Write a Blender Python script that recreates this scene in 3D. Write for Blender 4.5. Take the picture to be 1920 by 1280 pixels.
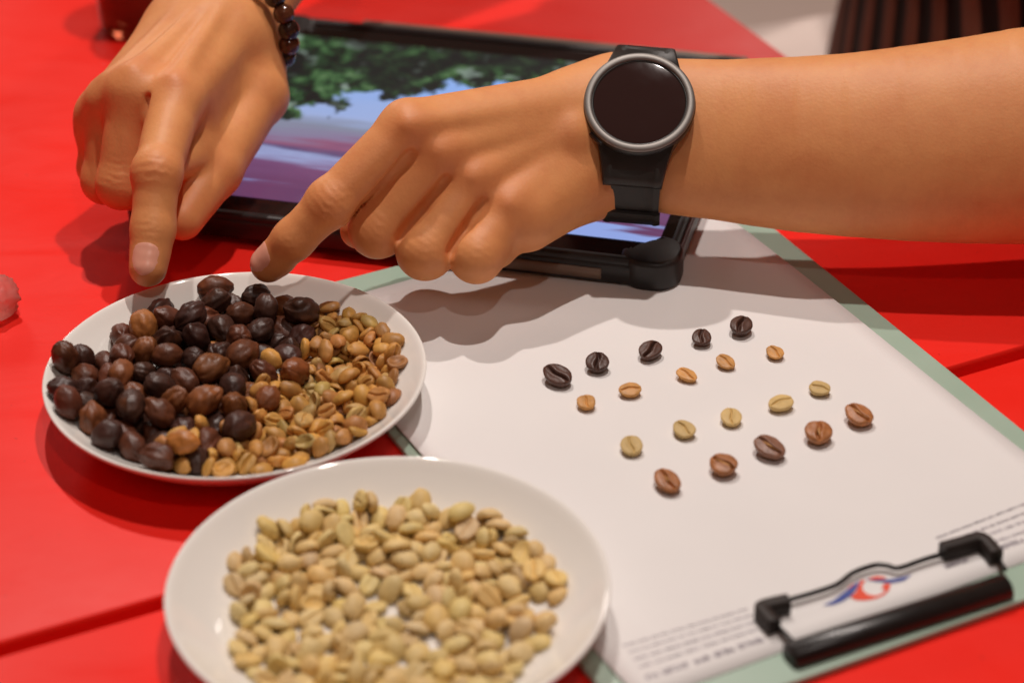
import bpy, bmesh, math, random
import numpy as np
from mathutils import Vector, Matrix, Euler, Quaternion, noise

for o in list(bpy.data.objects):
    bpy.data.objects.remove(o)
scene = bpy.context.scene
COL = scene.collection
random.seed(7)

# ------------------------------------------------------------------ camera
PITCH, ROLL, DIST, LENS = math.radians(32), math.radians(-0.8), 1.04, 85.0
FPX = LENS / 36.0 * 1920.0
FWD = Vector((0, math.cos(PITCH), -math.sin(PITCH)))
R0 = Vector((1, 0, 0)); U0 = R0.cross(FWD)
RIGHT = R0 * math.cos(ROLL) + U0 * math.sin(ROLL)
UP = -R0 * math.sin(ROLL) + U0 * math.cos(ROLL)
CAM = -FWD * DIST
cd = bpy.data.cameras.new('camera'); cam = bpy.data.objects.new('camera', cd); COL.objects.link(cam)
cam.matrix_world = Matrix(((RIGHT.x, UP.x, -FWD.x, CAM.x), (RIGHT.y, UP.y, -FWD.y, CAM.y), (RIGHT.z, UP.z, -FWD.z, CAM.z), (0, 0, 0, 1)))
cd.lens = LENS; cd.sensor_width = 36; cd.clip_start = 0.02; cd.clip_end = 100
cd.dof.use_dof = True; cd.dof.focus_distance = 1.035; cd.dof.aperture_fstop = 5.6; cd.dof.aperture_blades = 9
scene.camera = cam

# ------------------------------------------------------------------ world, lamps, exposure
wd = bpy.data.worlds.new('World'); scene.world = wd; wd.use_nodes = True
bg = wd.node_tree.nodes['Background']
bg.inputs[0].default_value = (1.0, 0.50, 0.33, 1); bg.inputs[1].default_value = 0.085
def ceiling_or_fill_lamp(loc, power, size, col=(1, 0.895, 0.83)):
    l = bpy.data.lights.new('ceiling_or_fill_lamp', 'AREA'); l.shape = 'DISK'; l.size = size; l.energy = power; l.color = col; l.spread = math.radians(150)
    o = bpy.data.objects.new('ceiling_or_fill_lamp', l); COL.objects.link(o); o.location = loc
    o.rotation_euler = (Vector((0, 0, 0)) - Vector(loc)).to_track_quat('-Z', 'Y').to_euler()
    return o
ceiling_or_fill_lamp((0.20, 0.16, 1.75), 9.4, 0.045)
ceiling_or_fill_lamp((-0.22, 0.80, 1.72), 9.8, 0.045)
ceiling_or_fill_lamp((0.18, -1.10, 1.70), 2.3, 0.06)
ceiling_or_fill_lamp((-2.2, 4.8, 2.0), 17, 0.8)  # added unseen fill, far back left: its gloss washes the table's left side
ceiling_or_fill_lamp((1.35, 3.8, 1.9), 15, 0.8)  # another added fill, only to put gloss on the table's far right
scene.view_settings.view_transform = 'Standard'; scene.view_settings.look = 'None'
scene.view_settings.exposure = 0.0; scene.view_settings.gamma = 1.0
scene.render.engine = 'CYCLES'

# ------------------------------------------------------------------ helpers
def at(px, py, z=0.0):
    """photo pixel (1920x1280) -> point on the horizontal plane at height z (metres)"""
    d = RIGHT * (px - 960) + UP * (640 - py) + FWD * FPX
    t = (z - CAM.z) / d.z
    return CAM + d * t
def obj(name, me, mat=None, parent=None, smooth=True):
    if isinstance(me, bmesh.types.BMesh):
        m = bpy.data.meshes.new(name); me.to_mesh(m); me.free(); me = m
    if mat is not None:
        me.materials.clear(); me.materials.append(mat)
    if smooth and len(me.polygons):
        me.polygons.foreach_set('use_smooth', [True] * len(me.polygons))
    o = bpy.data.objects.new(name, me); COL.objects.link(o)
    if parent is not None: o.parent = parent
    return o
def empty(name, loc=(0, 0, 0), rz=0.0):
    o = bpy.data.objects.new(name, None); COL.objects.link(o); o.location = loc; o.rotation_euler = (0, 0, rz); o.empty_display_size = 0.02
    return o
def tag(o, label=None, cat=None, group=None, kind=None):
    if label: o['label'] = label
    if cat: o['category'] = cat
    if group: o['group'] = group
    if kind: o['kind'] = kind
    return o
def pydata(vs, fs, name='m'):
    m = bpy.data.meshes.new(name); m.from_pydata([tuple(v) for v in vs], [], fs); m.update(); return m
def sharp(o, ang=40):
    try: o.data.set_sharp_from_angle(angle=math.radians(ang))
    except Exception: pass
    return o
def rounded_rect(w, h, r, n=6):
    pts = []
    for cx, cy, a0 in ((w/2-r, h/2-r, 0), (-w/2+r, h/2-r, 90), (-w/2+r, -h/2+r, 180), (w/2-r, -h/2+r, 270)):
        for i in range(n + 1):
            a = math.radians(a0 + 90 * i / n); pts.append((cx + r * math.cos(a), cy + r * math.sin(a)))
    return pts
def prism(pts, z0, z1, bev=0.0, seg=2):
    bm = bmesh.new(); vs = [bm.verts.new((x, y, z0)) for x, y in pts]; f = bm.faces.new(vs)
    r = bmesh.ops.extrude_face_region(bm, geom=[f])
    for v in r['geom']:
        if isinstance(v, bmesh.types.BMVert): v.co.z = z1
    bmesh.ops.recalc_face_normals(bm, faces=bm.faces)
    if bev > 0:
        es = [e for e in bm.edges if abs(e.verts[0].co.z - e.verts[1].co.z) < 1e-7]
        bmesh.ops.bevel(bm, geom=es, offset=bev, segments=seg, profile=0.5, affect='EDGES')
    return bm
def lathe(prof, n=96, close=False):
    vs, fs = [], []
    m = len(prof)
    for r, z in prof:
        for i in range(n):
            a = 2 * math.pi * i / n; vs.append((r * math.cos(a), r * math.sin(a), z))
    for j in range(m if close else m - 1):
        for i in range(n):
            a, b = j * n + i, j * n + (i + 1) % n; k = ((j + 1) % m) * n
            fs.append((a, b, k + (i + 1) % n, k + i))
    return pydata(vs, fs)
def tube(pts, rad, n=10, cap=True, bm=None):
    """round tube along a polyline; rad is a number or a list"""
    bm = bm or bmesh.new(); P = [Vector(p) for p in pts]; rings = []
    up = Vector((0, 0, 1)); prev = None
    for i, p in enumerate(P):
        t = (P[min(i + 1, len(P) - 1)] - P[max(i - 1, 0)]).normalized()
        if prev is None:
            a = t.cross(up)
            if a.length < 1e-3: a = t.cross(Vector((1, 0, 0)))
            a.normalize()
        else:
            a = (prev - t * prev.dot(t)).normalized()
        prev = a; b = t.cross(a); r = rad[i] if isinstance(rad, (list, tuple)) else rad
        rings.append([bm.verts.new(p + (a * math.cos(2 * math.pi * k / n) + b * math.sin(2 * math.pi * k / n)) * r) for k in range(n)])
    for i in range(len(rings) - 1):
        for k in range(n):
            bm.faces.new((rings[i][k], rings[i][(k + 1) % n], rings[i + 1][(k + 1) % n], rings[i + 1][k]))
    if cap:
        bm.faces.new(list(reversed(rings[0]))); bm.faces.new(rings[-1])
    bmesh.ops.recalc_face_normals(bm, faces=bm.faces)
    return bm
def catmull(pts, n=8):
    P = [Vector(p) for p in pts]; P = [2 * P[0] - P[1]] + P + [2 * P[-1] - P[-2]]; out = []
    for i in range(1, len(P) - 2):
        for k in range(n):
            t = k / n
            out.append(0.5 * ((2 * P[i]) + (P[i+1] - P[i-1]) * t + (2*P[i-1] - 5*P[i] + 4*P[i+1] - P[i+2]) * t*t + (-P[i-1] + 3*P[i] - 3*P[i+1] + P[i+2]) * t**3))
    out.append(P[-2]); return out

# ------------------------------------------------------------------ materials
def material(name, col, rough=0.5, spec=0.5, metal=0.0, coat=0.0, coat_rough=0.1):
    m = bpy.data.materials.new(name); m.use_nodes = True
    nt = m.node_tree; b = nt.nodes['Principled BSDF']
    b.inputs['Base Color'].default_value = (*col, 1); b.inputs['Roughness'].default_value = rough
    b.inputs['Specular IOR Level'].default_value = spec; b.inputs['Metallic'].default_value = metal
    b.inputs['Coat Weight'].default_value = coat; b.inputs['Coat Roughness'].default_value = coat_rough
    return m, nt, b
def node(nt, t, **kw):
    n = nt.nodes.new(t)
    for k, v in kw.items(): setattr(n, k, v)
    return n
def noise_tex(nt, scale, detail=4, rough=0.5, coord='Object', vec=None, dist=0.0):
    if vec is None:
        tc = node(nt, 'ShaderNodeTexCoord'); vec = tc.outputs[coord]
    n = node(nt, 'ShaderNodeTexNoise'); n.inputs['Scale'].default_value = scale; n.inputs['Detail'].default_value = detail
    n.inputs['Roughness'].default_value = rough; n.inputs['Distortion'].default_value = dist; nt.links.new(vec, n.inputs['Vector']); return n
def ramp(nt, fac, stops):
    r = node(nt, 'ShaderNodeValToRGB'); e = r.color_ramp.elements
    while len(e) > 1: e.remove(e[-1])
    e[0].position = stops[0][0]; e[0].color = (*stops[0][1], 1)
    for p, c in stops[1:]:
        x = e.new(p); x.color = (*c, 1)
    nt.links.new(fac, r.inputs['Fac']); return r
def mix(nt, fac, a, b, mode='MIX'):
    m = node(nt, 'ShaderNodeMix', data_type='RGBA', blend_type=mode)
    for s, v in ((0, fac), (6, a), (7, b)):
        if hasattr(v, 'is_linked') or isinstance(v, bpy.types.NodeSocket): nt.links.new(v, m.inputs[s])
        elif s == 0: m.inputs[0].default_value = v
        else: m.inputs[s].default_value = (*v, 1)
    return m.outputs[2]
def math_n(nt, op, a, b=None, clamp=False):
    m = node(nt, 'ShaderNodeMath', operation=op); m.use_clamp = clamp
    for i, v in enumerate((a, b)):
        if v is None: continue
        if isinstance(v, bpy.types.NodeSocket): nt.links.new(v, m.inputs[i])
        else: m.inputs[i].default_value = v
    return m.outputs[0]
def bump(nt, b, height, strength=0.2, dist=0.001):
    n = node(nt, 'ShaderNodeBump'); n.inputs['Strength'].default_value = strength; n.inputs['Distance'].default_value = dist
    nt.links.new(height, n.inputs['Height']); nt.links.new(n.outputs[0], b.inputs['Normal'])
def varied(name, c1, c2, scale, rough=0.5, spec=0.5, bump_s=0.0, bump_scale=None, bump_d=0.0005, rough_var=0.0, coat=0.0):
    m, nt, b = material(name, c1, rough, spec, coat=coat)
    n = noise_tex(nt, scale, 5)
    r = ramp(nt, n.outputs[0], [(0.3, c1), (0.7, c2)]); nt.links.new(r.outputs[0], b.inputs['Base Color'])
    if rough_var:
        n2 = noise_tex(nt, scale * 3, 4); mr = node(nt, 'ShaderNodeMapRange')
        mr.inputs['To Min'].default_value = rough - rough_var; mr.inputs['To Max'].default_value = rough + rough_var
        nt.links.new(n2.outputs[0], mr.inputs[0]); nt.links.new(mr.outputs[0], b.inputs['Roughness'])
    if bump_s:
        n3 = noise_tex(nt, bump_scale or scale * 4, 4); bump(nt, b, n3.outputs[0], bump_s, bump_d)
    return m
M = {}
def table_red():
    m, nt, b = material('red_lacquer', (0.88, 0.024, 0.015), 0.42, 0.30)
    n = noise_tex(nt, 7, 5, 0.6); r = ramp(nt, n.outputs[0], [(0.3, (0.88, 0.019, 0.011)), (0.7, (0.93, 0.024, 0.014))])
    v = noise_tex(nt, 300, 2, 0.5); sp = ramp(nt, v.outputs[0], [(0.735, (0, 0, 0)), (0.76, (1, 1, 1))])
    c = mix(nt, math_n(nt, 'MULTIPLY', sp.outputs[0], 0.35), r.outputs[0], (0.35, 0.02, 0.012)); nt.links.new(c, b.inputs['Base Color'])
    mp = node(nt, 'ShaderNodeMapping'); tc = node(nt, 'ShaderNodeTexCoord'); nt.links.new(tc.outputs['Object'], mp.inputs[0]); mp.inputs['Scale'].default_value = (10, 28, 10); mp.inputs['Rotation'].default_value = (0, 0, 0.7)
    s1 = noise_tex(nt, 1.0, 6, 0.65, vec=mp.outputs[0], dist=0.6); mr = node(nt, 'ShaderNodeMapRange'); mr.inputs['From Min'].default_value = 0.3; mr.inputs['From Max'].default_value = 0.7; mr.inputs['To Min'].default_value = 0.30; mr.inputs['To Max'].default_value = 0.50
    nt.links.new(s1.outputs[0], mr.inputs[0]); nt.links.new(mr.outputs[0], b.inputs['Roughness'])
    n3 = noise_tex(nt, 120, 4); bump(nt, b, n3.outputs[0], 0.12, 0.0004); return m
M['red'] = table_red()
M['red_dark'] = varied('red_lacquer_groove', (0.42, 0.012, 0.010), (0.48, 0.014, 0.011), 12, 0.5)
M['board'] = varied('mint_board', (0.36, 0.50, 0.40), (0.40, 0.54, 0.44), 30, 0.45, 0.5, 0.08, 600, 0.0002)
M['paper'] = varied('white_paper', (0.79, 0.775, 0.765), (0.82, 0.805, 0.795), 14, 0.75, 0.25, 0.06, 1500, 0.00005)
M['ink'] = material('grey_ink', (0.55, 0.52, 0.56), 0.7)[0]
M['ink_dark'] = material('dark_grey_ink', (0.34, 0.31, 0.35), 0.7)[0]
M['ink_red'] = material('orange_red_ink', (0.80, 0.075, 0.03), 0.6)[0]
M['ink_blue'] = material('blue_ink', (0.055, 0.085, 0.32), 0.6)[0]
M['black_metal'] = varied('black_metal', (0.010, 0.009, 0.009), (0.016, 0.013, 0.012), 60, 0.30, 0.5, rough_var=0.08)
M['black_rubber'] = varied('black_rubber', (0.020, 0.015, 0.013), (0.030, 0.022, 0.019), 90, 0.55, 0.4, 0.15, 900, 0.0002)
M['case'] = varied('black_tablet_case', (0.010, 0.008, 0.008), (0.018, 0.014, 0.013), 40, 0.42, 0.5, 0.1, 500, 0.0002, 0.1)
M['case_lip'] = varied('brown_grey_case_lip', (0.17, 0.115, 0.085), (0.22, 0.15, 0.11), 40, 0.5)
M['glass_black'] = material('black_glass', (0.012, 0.008, 0.008), 0.10, 0.5)[0]
M['porcelain'] = varied('white_porcelain', (0.85, 0.825, 0.775), (0.88, 0.855, 0.81), 12, 0.055, 0.5, 0.010, 40, 0.0004, 0.015)
M['bezel'] = material('brushed_grey_metal', (0.24, 0.225, 0.21), 0.5, 0.5, 0.6)[0]
M['watch_black'] = varied('watch_black', (0.011, 0.010, 0.009), (0.016, 0.014, 0.013), 200, 0.35, 0.5)
M['strap'] = varied('black_silicone', (0.016, 0.013, 0.011), (0.022, 0.018, 0.016), 150, 0.48, 0.45, 0.06, 1500, 0.0001)
M['floor'] = varied('beige_floor', (0.80, 0.64, 0.56), (0.86, 0.70, 0.62), 3, 0.5)
M['wood_leg'] = varied('dark_table_leg', (0.05, 0.03, 0.02), (0.07, 0.04, 0.03), 20, 0.5)
def watch_glass():
    m, nt, b = material('smudged_watch_glass', (0.030, 0.014, 0.013), 0.07, 0.5)
    n = noise_tex(nt, 90, 2, 0.5, dist=0.8)
    r = ramp(nt, n.outputs[0], [(0.5, (0.05, 0.05, 0.05)), (0.75, (0.09, 0.09, 0.09))]); nt.links.new(r.outputs[0], b.inputs['Roughness'])
    return m
M['watch_glass'] = watch_glass()
def bean_mat(name, rough, spec, var, scale, bump_s, patch=None):
    """colour comes from the object's own colour, mottled"""
    m, nt, b = material(name, (0.5, 0.5, 0.5), rough, spec)
    oi = node(nt, 'ShaderNodeObjectInfo')
    tc = node(nt, 'ShaderNodeTexCoord'); va = node(nt, 'ShaderNodeVectorMath', operation='ADD')
    nt.links.new(tc.outputs['Object'], va.inputs[0]); nt.links.new(oi.outputs['Location'], va.inputs[1])
    n = noise_tex(nt, scale, 5, 0.6, vec=va.outputs[0])
    r = ramp(nt, n.outputs[0], [(0.25, (1 - var,) * 3), (0.75, (1 + var,) * 3)])
    c = mix(nt, 1.0, oi.outputs['Color'], r.outputs[0], 'MULTIPLY')
    if patch:
        n2 = noise_tex(nt, scale * 0.45, 3, 0.6, vec=va.outputs[0]); k = ramp(nt, n2.outputs[0], [(patch[0], (0, 0, 0)), (patch[0] + 0.10, (1, 1, 1))])
        c = mix(nt, math_n(nt, 'MULTIPLY', k.outputs[0], patch[2]), c, patch[1])
    nt.links.new(c, b.inputs['Base Color'])
    n3 = noise_tex(nt, scale * 2.2, 4, 0.55, vec=va.outputs[0]); bump(nt, b, n3.outputs[0], bump_s, 0.0006)
    n4 = noise_tex(nt, scale * 1.3, 3, vec=va.outputs[0]); mr = node(nt, 'ShaderNodeMapRange'); mr.inputs['To Min'].default_value = rough - 0.12; mr.inputs['To Max'].default_value = rough + 0.14
    nt.links.new(n4.outputs[0], mr.inputs[0]); nt.links.new(mr.outputs[0], b.inputs['Roughness'])
    return m
M['cherry'] = bean_mat('dried_cherry_skin', 0.43, 0.48, 0.40, 180, 0.5, (0.60, (0.18, 0.058, 0.018), 0.55))
M['honey'] = bean_mat('honey_parchment', 0.48, 0.45, 0.28, 220, 0.22)
M['pale'] = bean_mat('pale_parchment', 0.55, 0.4, 0.13, 200, 0.16)
M['roast'] = bean_mat('roasted_bean', 0.42, 0.5, 0.30, 300, 0.30)
def skin():
    m, nt, b = material('skin', (0.5, 0.25, 0.12), 0.50, 0.38)
    at_ = node(nt, 'ShaderNodeAttribute', attribute_name='flush')
    n = noise_tex(nt, 38, 5, 0.65); r = ramp(nt, n.outputs[0], [(0.28, (0.70, 0.270, 0.098)), (0.45, (0.76, 0.320, 0.118)), (0.60, (0.80, 0.355, 0.132)), (0.75, (0.76, 0.300, 0.120))])
    n2 = noise_tex(nt, 420, 3, 0.6)
    c = mix(nt, math_n(nt, 'MULTIPLY', at_.outputs['Fac'], 0.75, True), r.outputs[0], (0.70, 0.225, 0.082))
    c2 = mix(nt, math_n(nt, 'MULTIPLY', n2.outputs[0], 0.26), c, (0.58, 0.21, 0.085))
    nt.links.new(c2, b.inputs['Base Color'])
    b.inputs['Subsurface Weight'].default_value = 0.12; b.inputs['Subsurface Radius'].default_value = (1.0, 0.35, 0.18); b.inputs['Subsurface Scale'].default_value = 0.003
    vo = node(nt, 'ShaderNodeTexVoronoi'); vo.inputs['Scale'].default_value = 700
    tc = node(nt, 'ShaderNodeTexCoord'); nt.links.new(tc.outputs['Object'], vo.inputs['Vector'])
    n3 = noise_tex(nt, 260, 5, 0.6)
    h = math_n(nt, 'ADD', math_n(nt, 'MULTIPLY', vo.outputs['Distance'], 0.5), n3.outputs[0]); bump(nt, b, h, 0.12, 0.0008)
    return m
M['skin'] = skin()
M['nail'] = varied('fingernail', (0.86, 0.40, 0.285), (0.88, 0.44, 0.32), 120, 0.30, 0.5)

# ------------------------------------------------------------------ the setting: floor and table
fl = obj('floor', pydata([(-4, -4, -0.74), (4, -4, -0.74), (4, 4, -0.74), (-4, 4, -0.74)], [(0, 1, 2, 3)]), M['floor'], smooth=False)
tag(fl, 'pale pinkish beige floor under the red table', kind='structure')
TA = math.radians(25.2)
T1 = Vector((math.cos(TA), math.sin(TA), 0)); T2 = Vector((-math.sin(TA), math.cos(TA), 0))
table = empty('table', (0, 0, -0.74)); tag(table, 'glossy red table whose top is split by a groove', 'table')
TM = Matrix.Translation((0, 0, 0.74)) @ Matrix.Rotation(TA, 4, 'Z')
def panel(x0, x1, y0, y1, z0, z1, name, mat, bev):
    bm = prism([(x0, y0), (x1, y0), (x1, y1), (x0, y1)], z0, z1, bev, 3); bm.transform(TM); return sharp(obj(name, bm, mat, table), 30)
edge = at(1500, 120).dot(T1) * 0.5 + at(1330, 0).dot(T1) * 0.5
g0 = (at(0, 1205).dot(T2) + at(290, 1115).dot(T2) + at(1872, 695).dot(T2)) / 3
panel(-1.0, edge, -0.55, g0 - 0.0035, -0.028, 0, 'top_panel', M['red'], 0.002)
panel(-1.0, edge, g0 + 0.0035, 1.0, -0.028, 0, 'top_panel', M['red'], 0.002)
panel(-0.99, edge - 0.01, g0 - 0.03, g0 + 0.03, -0.04, -0.0285, 'groove_strip', M['red_dark'], 0.0)
for lx in (-0.93, edge - 0.07):
    for ly in (-0.48, 0.93): panel(lx - 0.025, lx + 0.025, ly - 0.025, ly + 0.025, -0.74, -0.0285, 'leg', M['wood_leg'], 0.004)

# ------------------------------------------------------------------ clipboard, sheet, clip
CB = [at(517, 557, .003), at(1345, 341, .003), at(2192, 1028, .003), at(1201, 1378, .003)]
CC = sum(CB, Vector()) / 4
e1 = ((CB[1] - CB[0]) + (CB[2] - CB[3])).normalized(); e2 = Vector((-e1.y, e1.x, 0))
CA = math.atan2(e1.y, e1.x); CW, CL = 0.2268, 0.3274
clipboard = empty('clipboard', (CC.x, CC.y, 0.0001), CA)
tag(clipboard, 'mint green clipboard with black wire clip holding the white sheet', 'clipboard')
sharp(obj('board', prism(rounded_rect(CW, CL, 0.006, 5), 0.0002, 0.0030, 0.0006, 2), M['board'], clipboard), 50)
def cl(px, py, z):      # pixel -> clipboard-local point
    p = at(px, py, z) - Vector((CC.x, CC.y, 0.0001)); return Vector((p.dot(e1), p.dot(e2), p.z))
ZP = 0.0036
paper = empty('paper_sheet', (CC.x, CC.y, 0), CA)
tag(paper, 'white letterhead sheet lying on the mint clipboard under the rows of beans', 'paper')
PW, PL, PR = 0.210, 0.297, math.radians(1.3)
pc = Vector((-0.0035, 0.0012, 0))
nx, ny = 24, 32; vs, fs = [], []
for j in range(ny + 1):
    for i in range(nx + 1):
        u, v = i / nx - .5, j / ny - .5
        p = Matrix.Rotation(PR, 3, 'Z') @ Vector((u * PW, v * PL, 0)) + pc
        curl = 0.0016 * max(0, (abs(u) - 0.44) / 0.06) ** 2 * (0.6 + 0.4 * math.sin(v * 7)) if abs(u) > .44 else 0
        vs.append((p.x, p.y, ZP + curl))
for j in range(ny):
    for i in range(nx):
        a = j * (nx + 1) + i; fs.append((a, a + 1, a + nx + 2, a + nx + 1))
sheet = obj('sheet', pydata(vs, fs), M['paper'], paper)
so = sheet.modifiers.new('thickness', 'SOLIDIFY'); so.thickness = 0.0005; so.offset = -1
def poly_px(name, loops, mat, z):
    bm = bmesh.new()
    for lp in loops:
        ps = [cl(1380 + x * .28125, 940 + y * .28125, z) for x, y in lp]
        bm.faces.new([bm.verts.new((p.x, p.y, z)) for p in ps])
    bmesh.ops.recalc_face_normals(bm, faces=bm.faces)
    bmesh.ops.triangulate(bm, faces=bm.faces)
    for f in bm.faces:
        if f.normal.z < 0: f.normal_flip()
    return obj(name, bm, mat, paper, smooth=False)
poly_px('logo_red', [[(890, 508), (935, 494), (985, 498), (1005, 512), (940, 516), (880, 519)],
    [(832, 522), (866, 524), (842, 552), (846, 590), (880, 617), (930, 626), (972, 612), (1000, 588), (965, 577), (985, 560), (980, 545), (1032, 545), (1020, 590), (985, 622), (930, 645), (860, 657), (800, 655), (762, 636), (800, 600)],
    [(735, 592), (762, 556), (803, 540), (795, 562), (765, 588)]], M['ink_red'], ZP + 0.00022)
poly_px('logo_blue', [[(578, 690), (650, 655), (735, 590), (825, 522), (808, 575), (772, 622), (715, 662), (650, 686)],
    [(850, 516), (950, 521), (1050, 513), (1172, 486), (1120, 525), (1040, 541), (940, 532)]], M['ink_blue'], ZP + 0.00026)
def print_line(p0, p1, h, mat, seed, dens=0.8, wordlen=(4, 9)):
    """a line of printing too small to read: letter-sized strokes in word groups"""
    rg = random.Random(seed); a, b = cl(*p0, ZP), cl(*p1, ZP); d = b - a; L = d.length; d.normalize(); n = Vector((-d.y, d.x, 0)); bm = bmesh.new(); s = 0
    def q(s0, s1, y0, y1):
        vs = [a + d * s0 + n * y0, a + d * s1 + n * y0, a + d * s1 + n * y1, a + d * s0 + n * y1]
        bm.faces.new([bm.verts.new((v.x, v.y, ZP + 0.0002)) for v in vs])
    while s < L:
        for k in range(rg.randint(*wordlen)):
            w = h * rg.uniform(.38, .62)
            if s + w > L: break
            st = h * .16; c = rg.random()
            q(s, s + st, 0, h * (1 if c < .5 else .72))
            if c < .7: q(s + st, s + w * .8, h * rg.choice((0, .3, .56)), h * rg.choice((.16, .46, .72)))
            if c > .25: q(s + w * .8 - st, s + w * .8, 0, h * .7)
            s += w
        s += h * .55
    return obj('printed_line', bm, mat, paper, smooth=False)
# rows left and right of the clip (they run along the clip edge)
for k, (y0, y1, h, mt) in enumerate([(1212, 1142, .0013, 'ink'), (1224, 1153, .0013, 'ink'), (1238, 1165, .0016, 'ink'), (1252, 1177, .0016, 'ink'), (1276, 1198, .0030, 'ink_dark')]):
    print_line((1170 + k * 10, y0), (1404 + k * 10, y1), h, M[mt], 10 + k)
for k, (x0, y0, x1, y1, h, mt) in enumerate([(1757, 1010, 1995, 918, .0013, 'ink_dark'), (1775, 1019, 2000, 934, .0013, 'ink_dark'), (1842, 1008, 2010, 948, .0017, 'ink'), (1866, 1018, 2020, 963, .0017, 'ink'), (1872, 1033, 2030, 978, .0030, 'ink_dark')]):
    print_line((x0, y0), (x1, y1), h, M[mt], 30 + k)
print_line((1775, 1066), (1822, 1050), .0030, M['ink_dark'], 50)
# the clip
def bar_local(pts): return [cl(*p) for p in pts]
b0, b1 = cl(1478, 1222, .0075), cl(1890, 1090, .0075)
bm = bmesh.new(); n = 16; rings = []
bd = (b1 - b0); bd.z = 0; BL = bd.length; bd.normalize(); bn = Vector((-bd.y, bd.x, 0))
prof = [(0.0048, 0.0032), (0.0052, 0.0060), (0.0040, 0.0088), (0.0012, 0.0102), (-0.0022, 0.0098), (-0.0048, 0.0078), (-0.0056, 0.0050), (-0.0054, 0.0031)]
for t, sc_ in ((0, .82), (.012, 1), (.988, 1), (1, .82)):
    c0 = Vector((b0.x, b0.y, 0)) + bd * BL * t
    rings.append([bm.verts.new(c0 + bn * (y * sc_) + Vector((0, 0, 0.0031 + (z - 0.0031) * sc_))) for y, z in prof])
for i in range(3):
    for k in range(len(prof)):
        k2 = (k + 1) % len(prof); bm.faces.new((rings[i][k], rings[i][k2], rings[i + 1][k2], rings[i + 1][k]))
bm.faces.new(rings[0]); bm.faces.new(list(reversed(rings[-1]))); bmesh.ops.recalc_face_normals(bm, faces=bm.faces)
bmesh.ops.bevel(bm, geom=[e for e in bm.edges], offset=0.0005, segments=2, affect='EDGES')
obj('clip_bar', bm, M['black_metal'], clipboard)
zw = 0.0062
wire = [cl(1484, 1200, .0075), cl(1462, 1178, zw), cl(1428, 1150, zw), cl(1424, 1142, zw), cl(1440, 1134, zw), cl(1500, 1118, zw), cl(1552, 1102, zw), cl(1574, 1092, zw), cl(1600, 1073, zw), cl(1640, 1059, zw), cl(1664, 1060, zw), cl(1686, 1064, zw), cl(1740, 1046, zw), cl(1830, 1021, zw), cl(1846, 1022, zw), cl(1858, 1034, zw), cl(1874, 1052, zw), cl(1884, 1066, .0075)]
obj('clip_wire', tube(catmull(wire, 5), 0.0010, 8), M['black_metal'], clipboard)
def grip(pts, w0, name='grip_corner'):
    P = catmull([cl(*p) for p in pts], 6); bm = bmesh.new(); rings = []
    for i, p in enumerate(P):
        t = (P[min(i + 1, len(P) - 1)] - P[max(i - 1, 0)]); t.z = 0; t.normalize(); nn = Vector((-t.y, t.x, 0))
        w, z0, z1 = w0, ZP + .0004, ZP + .0066
        rings.append([bm.verts.new(Vector((p.x, p.y, 0)) + nn * a + Vector((0, 0, z))) for a, z in ((w, z0), (w, z1 - .0008), (w - .0008, z1), (-w + .0008, z1), (-w, z1 - .0008), (-w, z0))])
    for i in range(len(rings) - 1):
        for k in range(6): bm.faces.new((rings[i][k], rings[i][(k + 1) % 6], rings[i + 1][(k + 1) % 6], rings[i + 1][k]))
    bm.faces.new(rings[0]); bm.faces.new(list(reversed(rings[-1]))); bmesh.ops.recalc_face_normals(bm, faces=bm.faces)
    return sharp(obj(name, bm, M['black_rubber'], clipboard), 50)
grip([(1478, 1134, zw), (1450, 1140, zw), (1428, 1147, zw), (1434, 1158, zw), (1452, 1178, zw)], 0.0026)
grip([(1766, 1036, zw), (1800, 1027, zw), (1834, 1018, zw), (1850, 1026, zw), (1868, 1048, zw)], 0.0026)

# ------------------------------------------------------------------ tablet in its case
sb0, sb1 = at(420, 365, .0155), at(1234, 458, .0155)
tx = (sb1 - sb0); tx.z = 0; tx.normalize(); ty = Vector((-tx.y, tx.x, 0))
SW, SH = 0.236, 0.1745
tc_ = sb1 - tx * (SW / 2) + ty * (SH / 2)
tablet = empty('tablet', (tc_.x, tc_.y, 0.0031), math.atan2(tx.y, tx.x))
tag(tablet, 'tablet in a black bumper case showing a photo of foliage and purple ground', 'tablet')
CWD, CHT = SW + 0.022, SH + 0.040
bm = prism(rounded_rect(CWD, CHT, 0.016, 8), 0.0008, 0.0118, 0.0022, 3)
sharp(obj('case_shell', bm, M['case'], tablet), 60)
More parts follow.
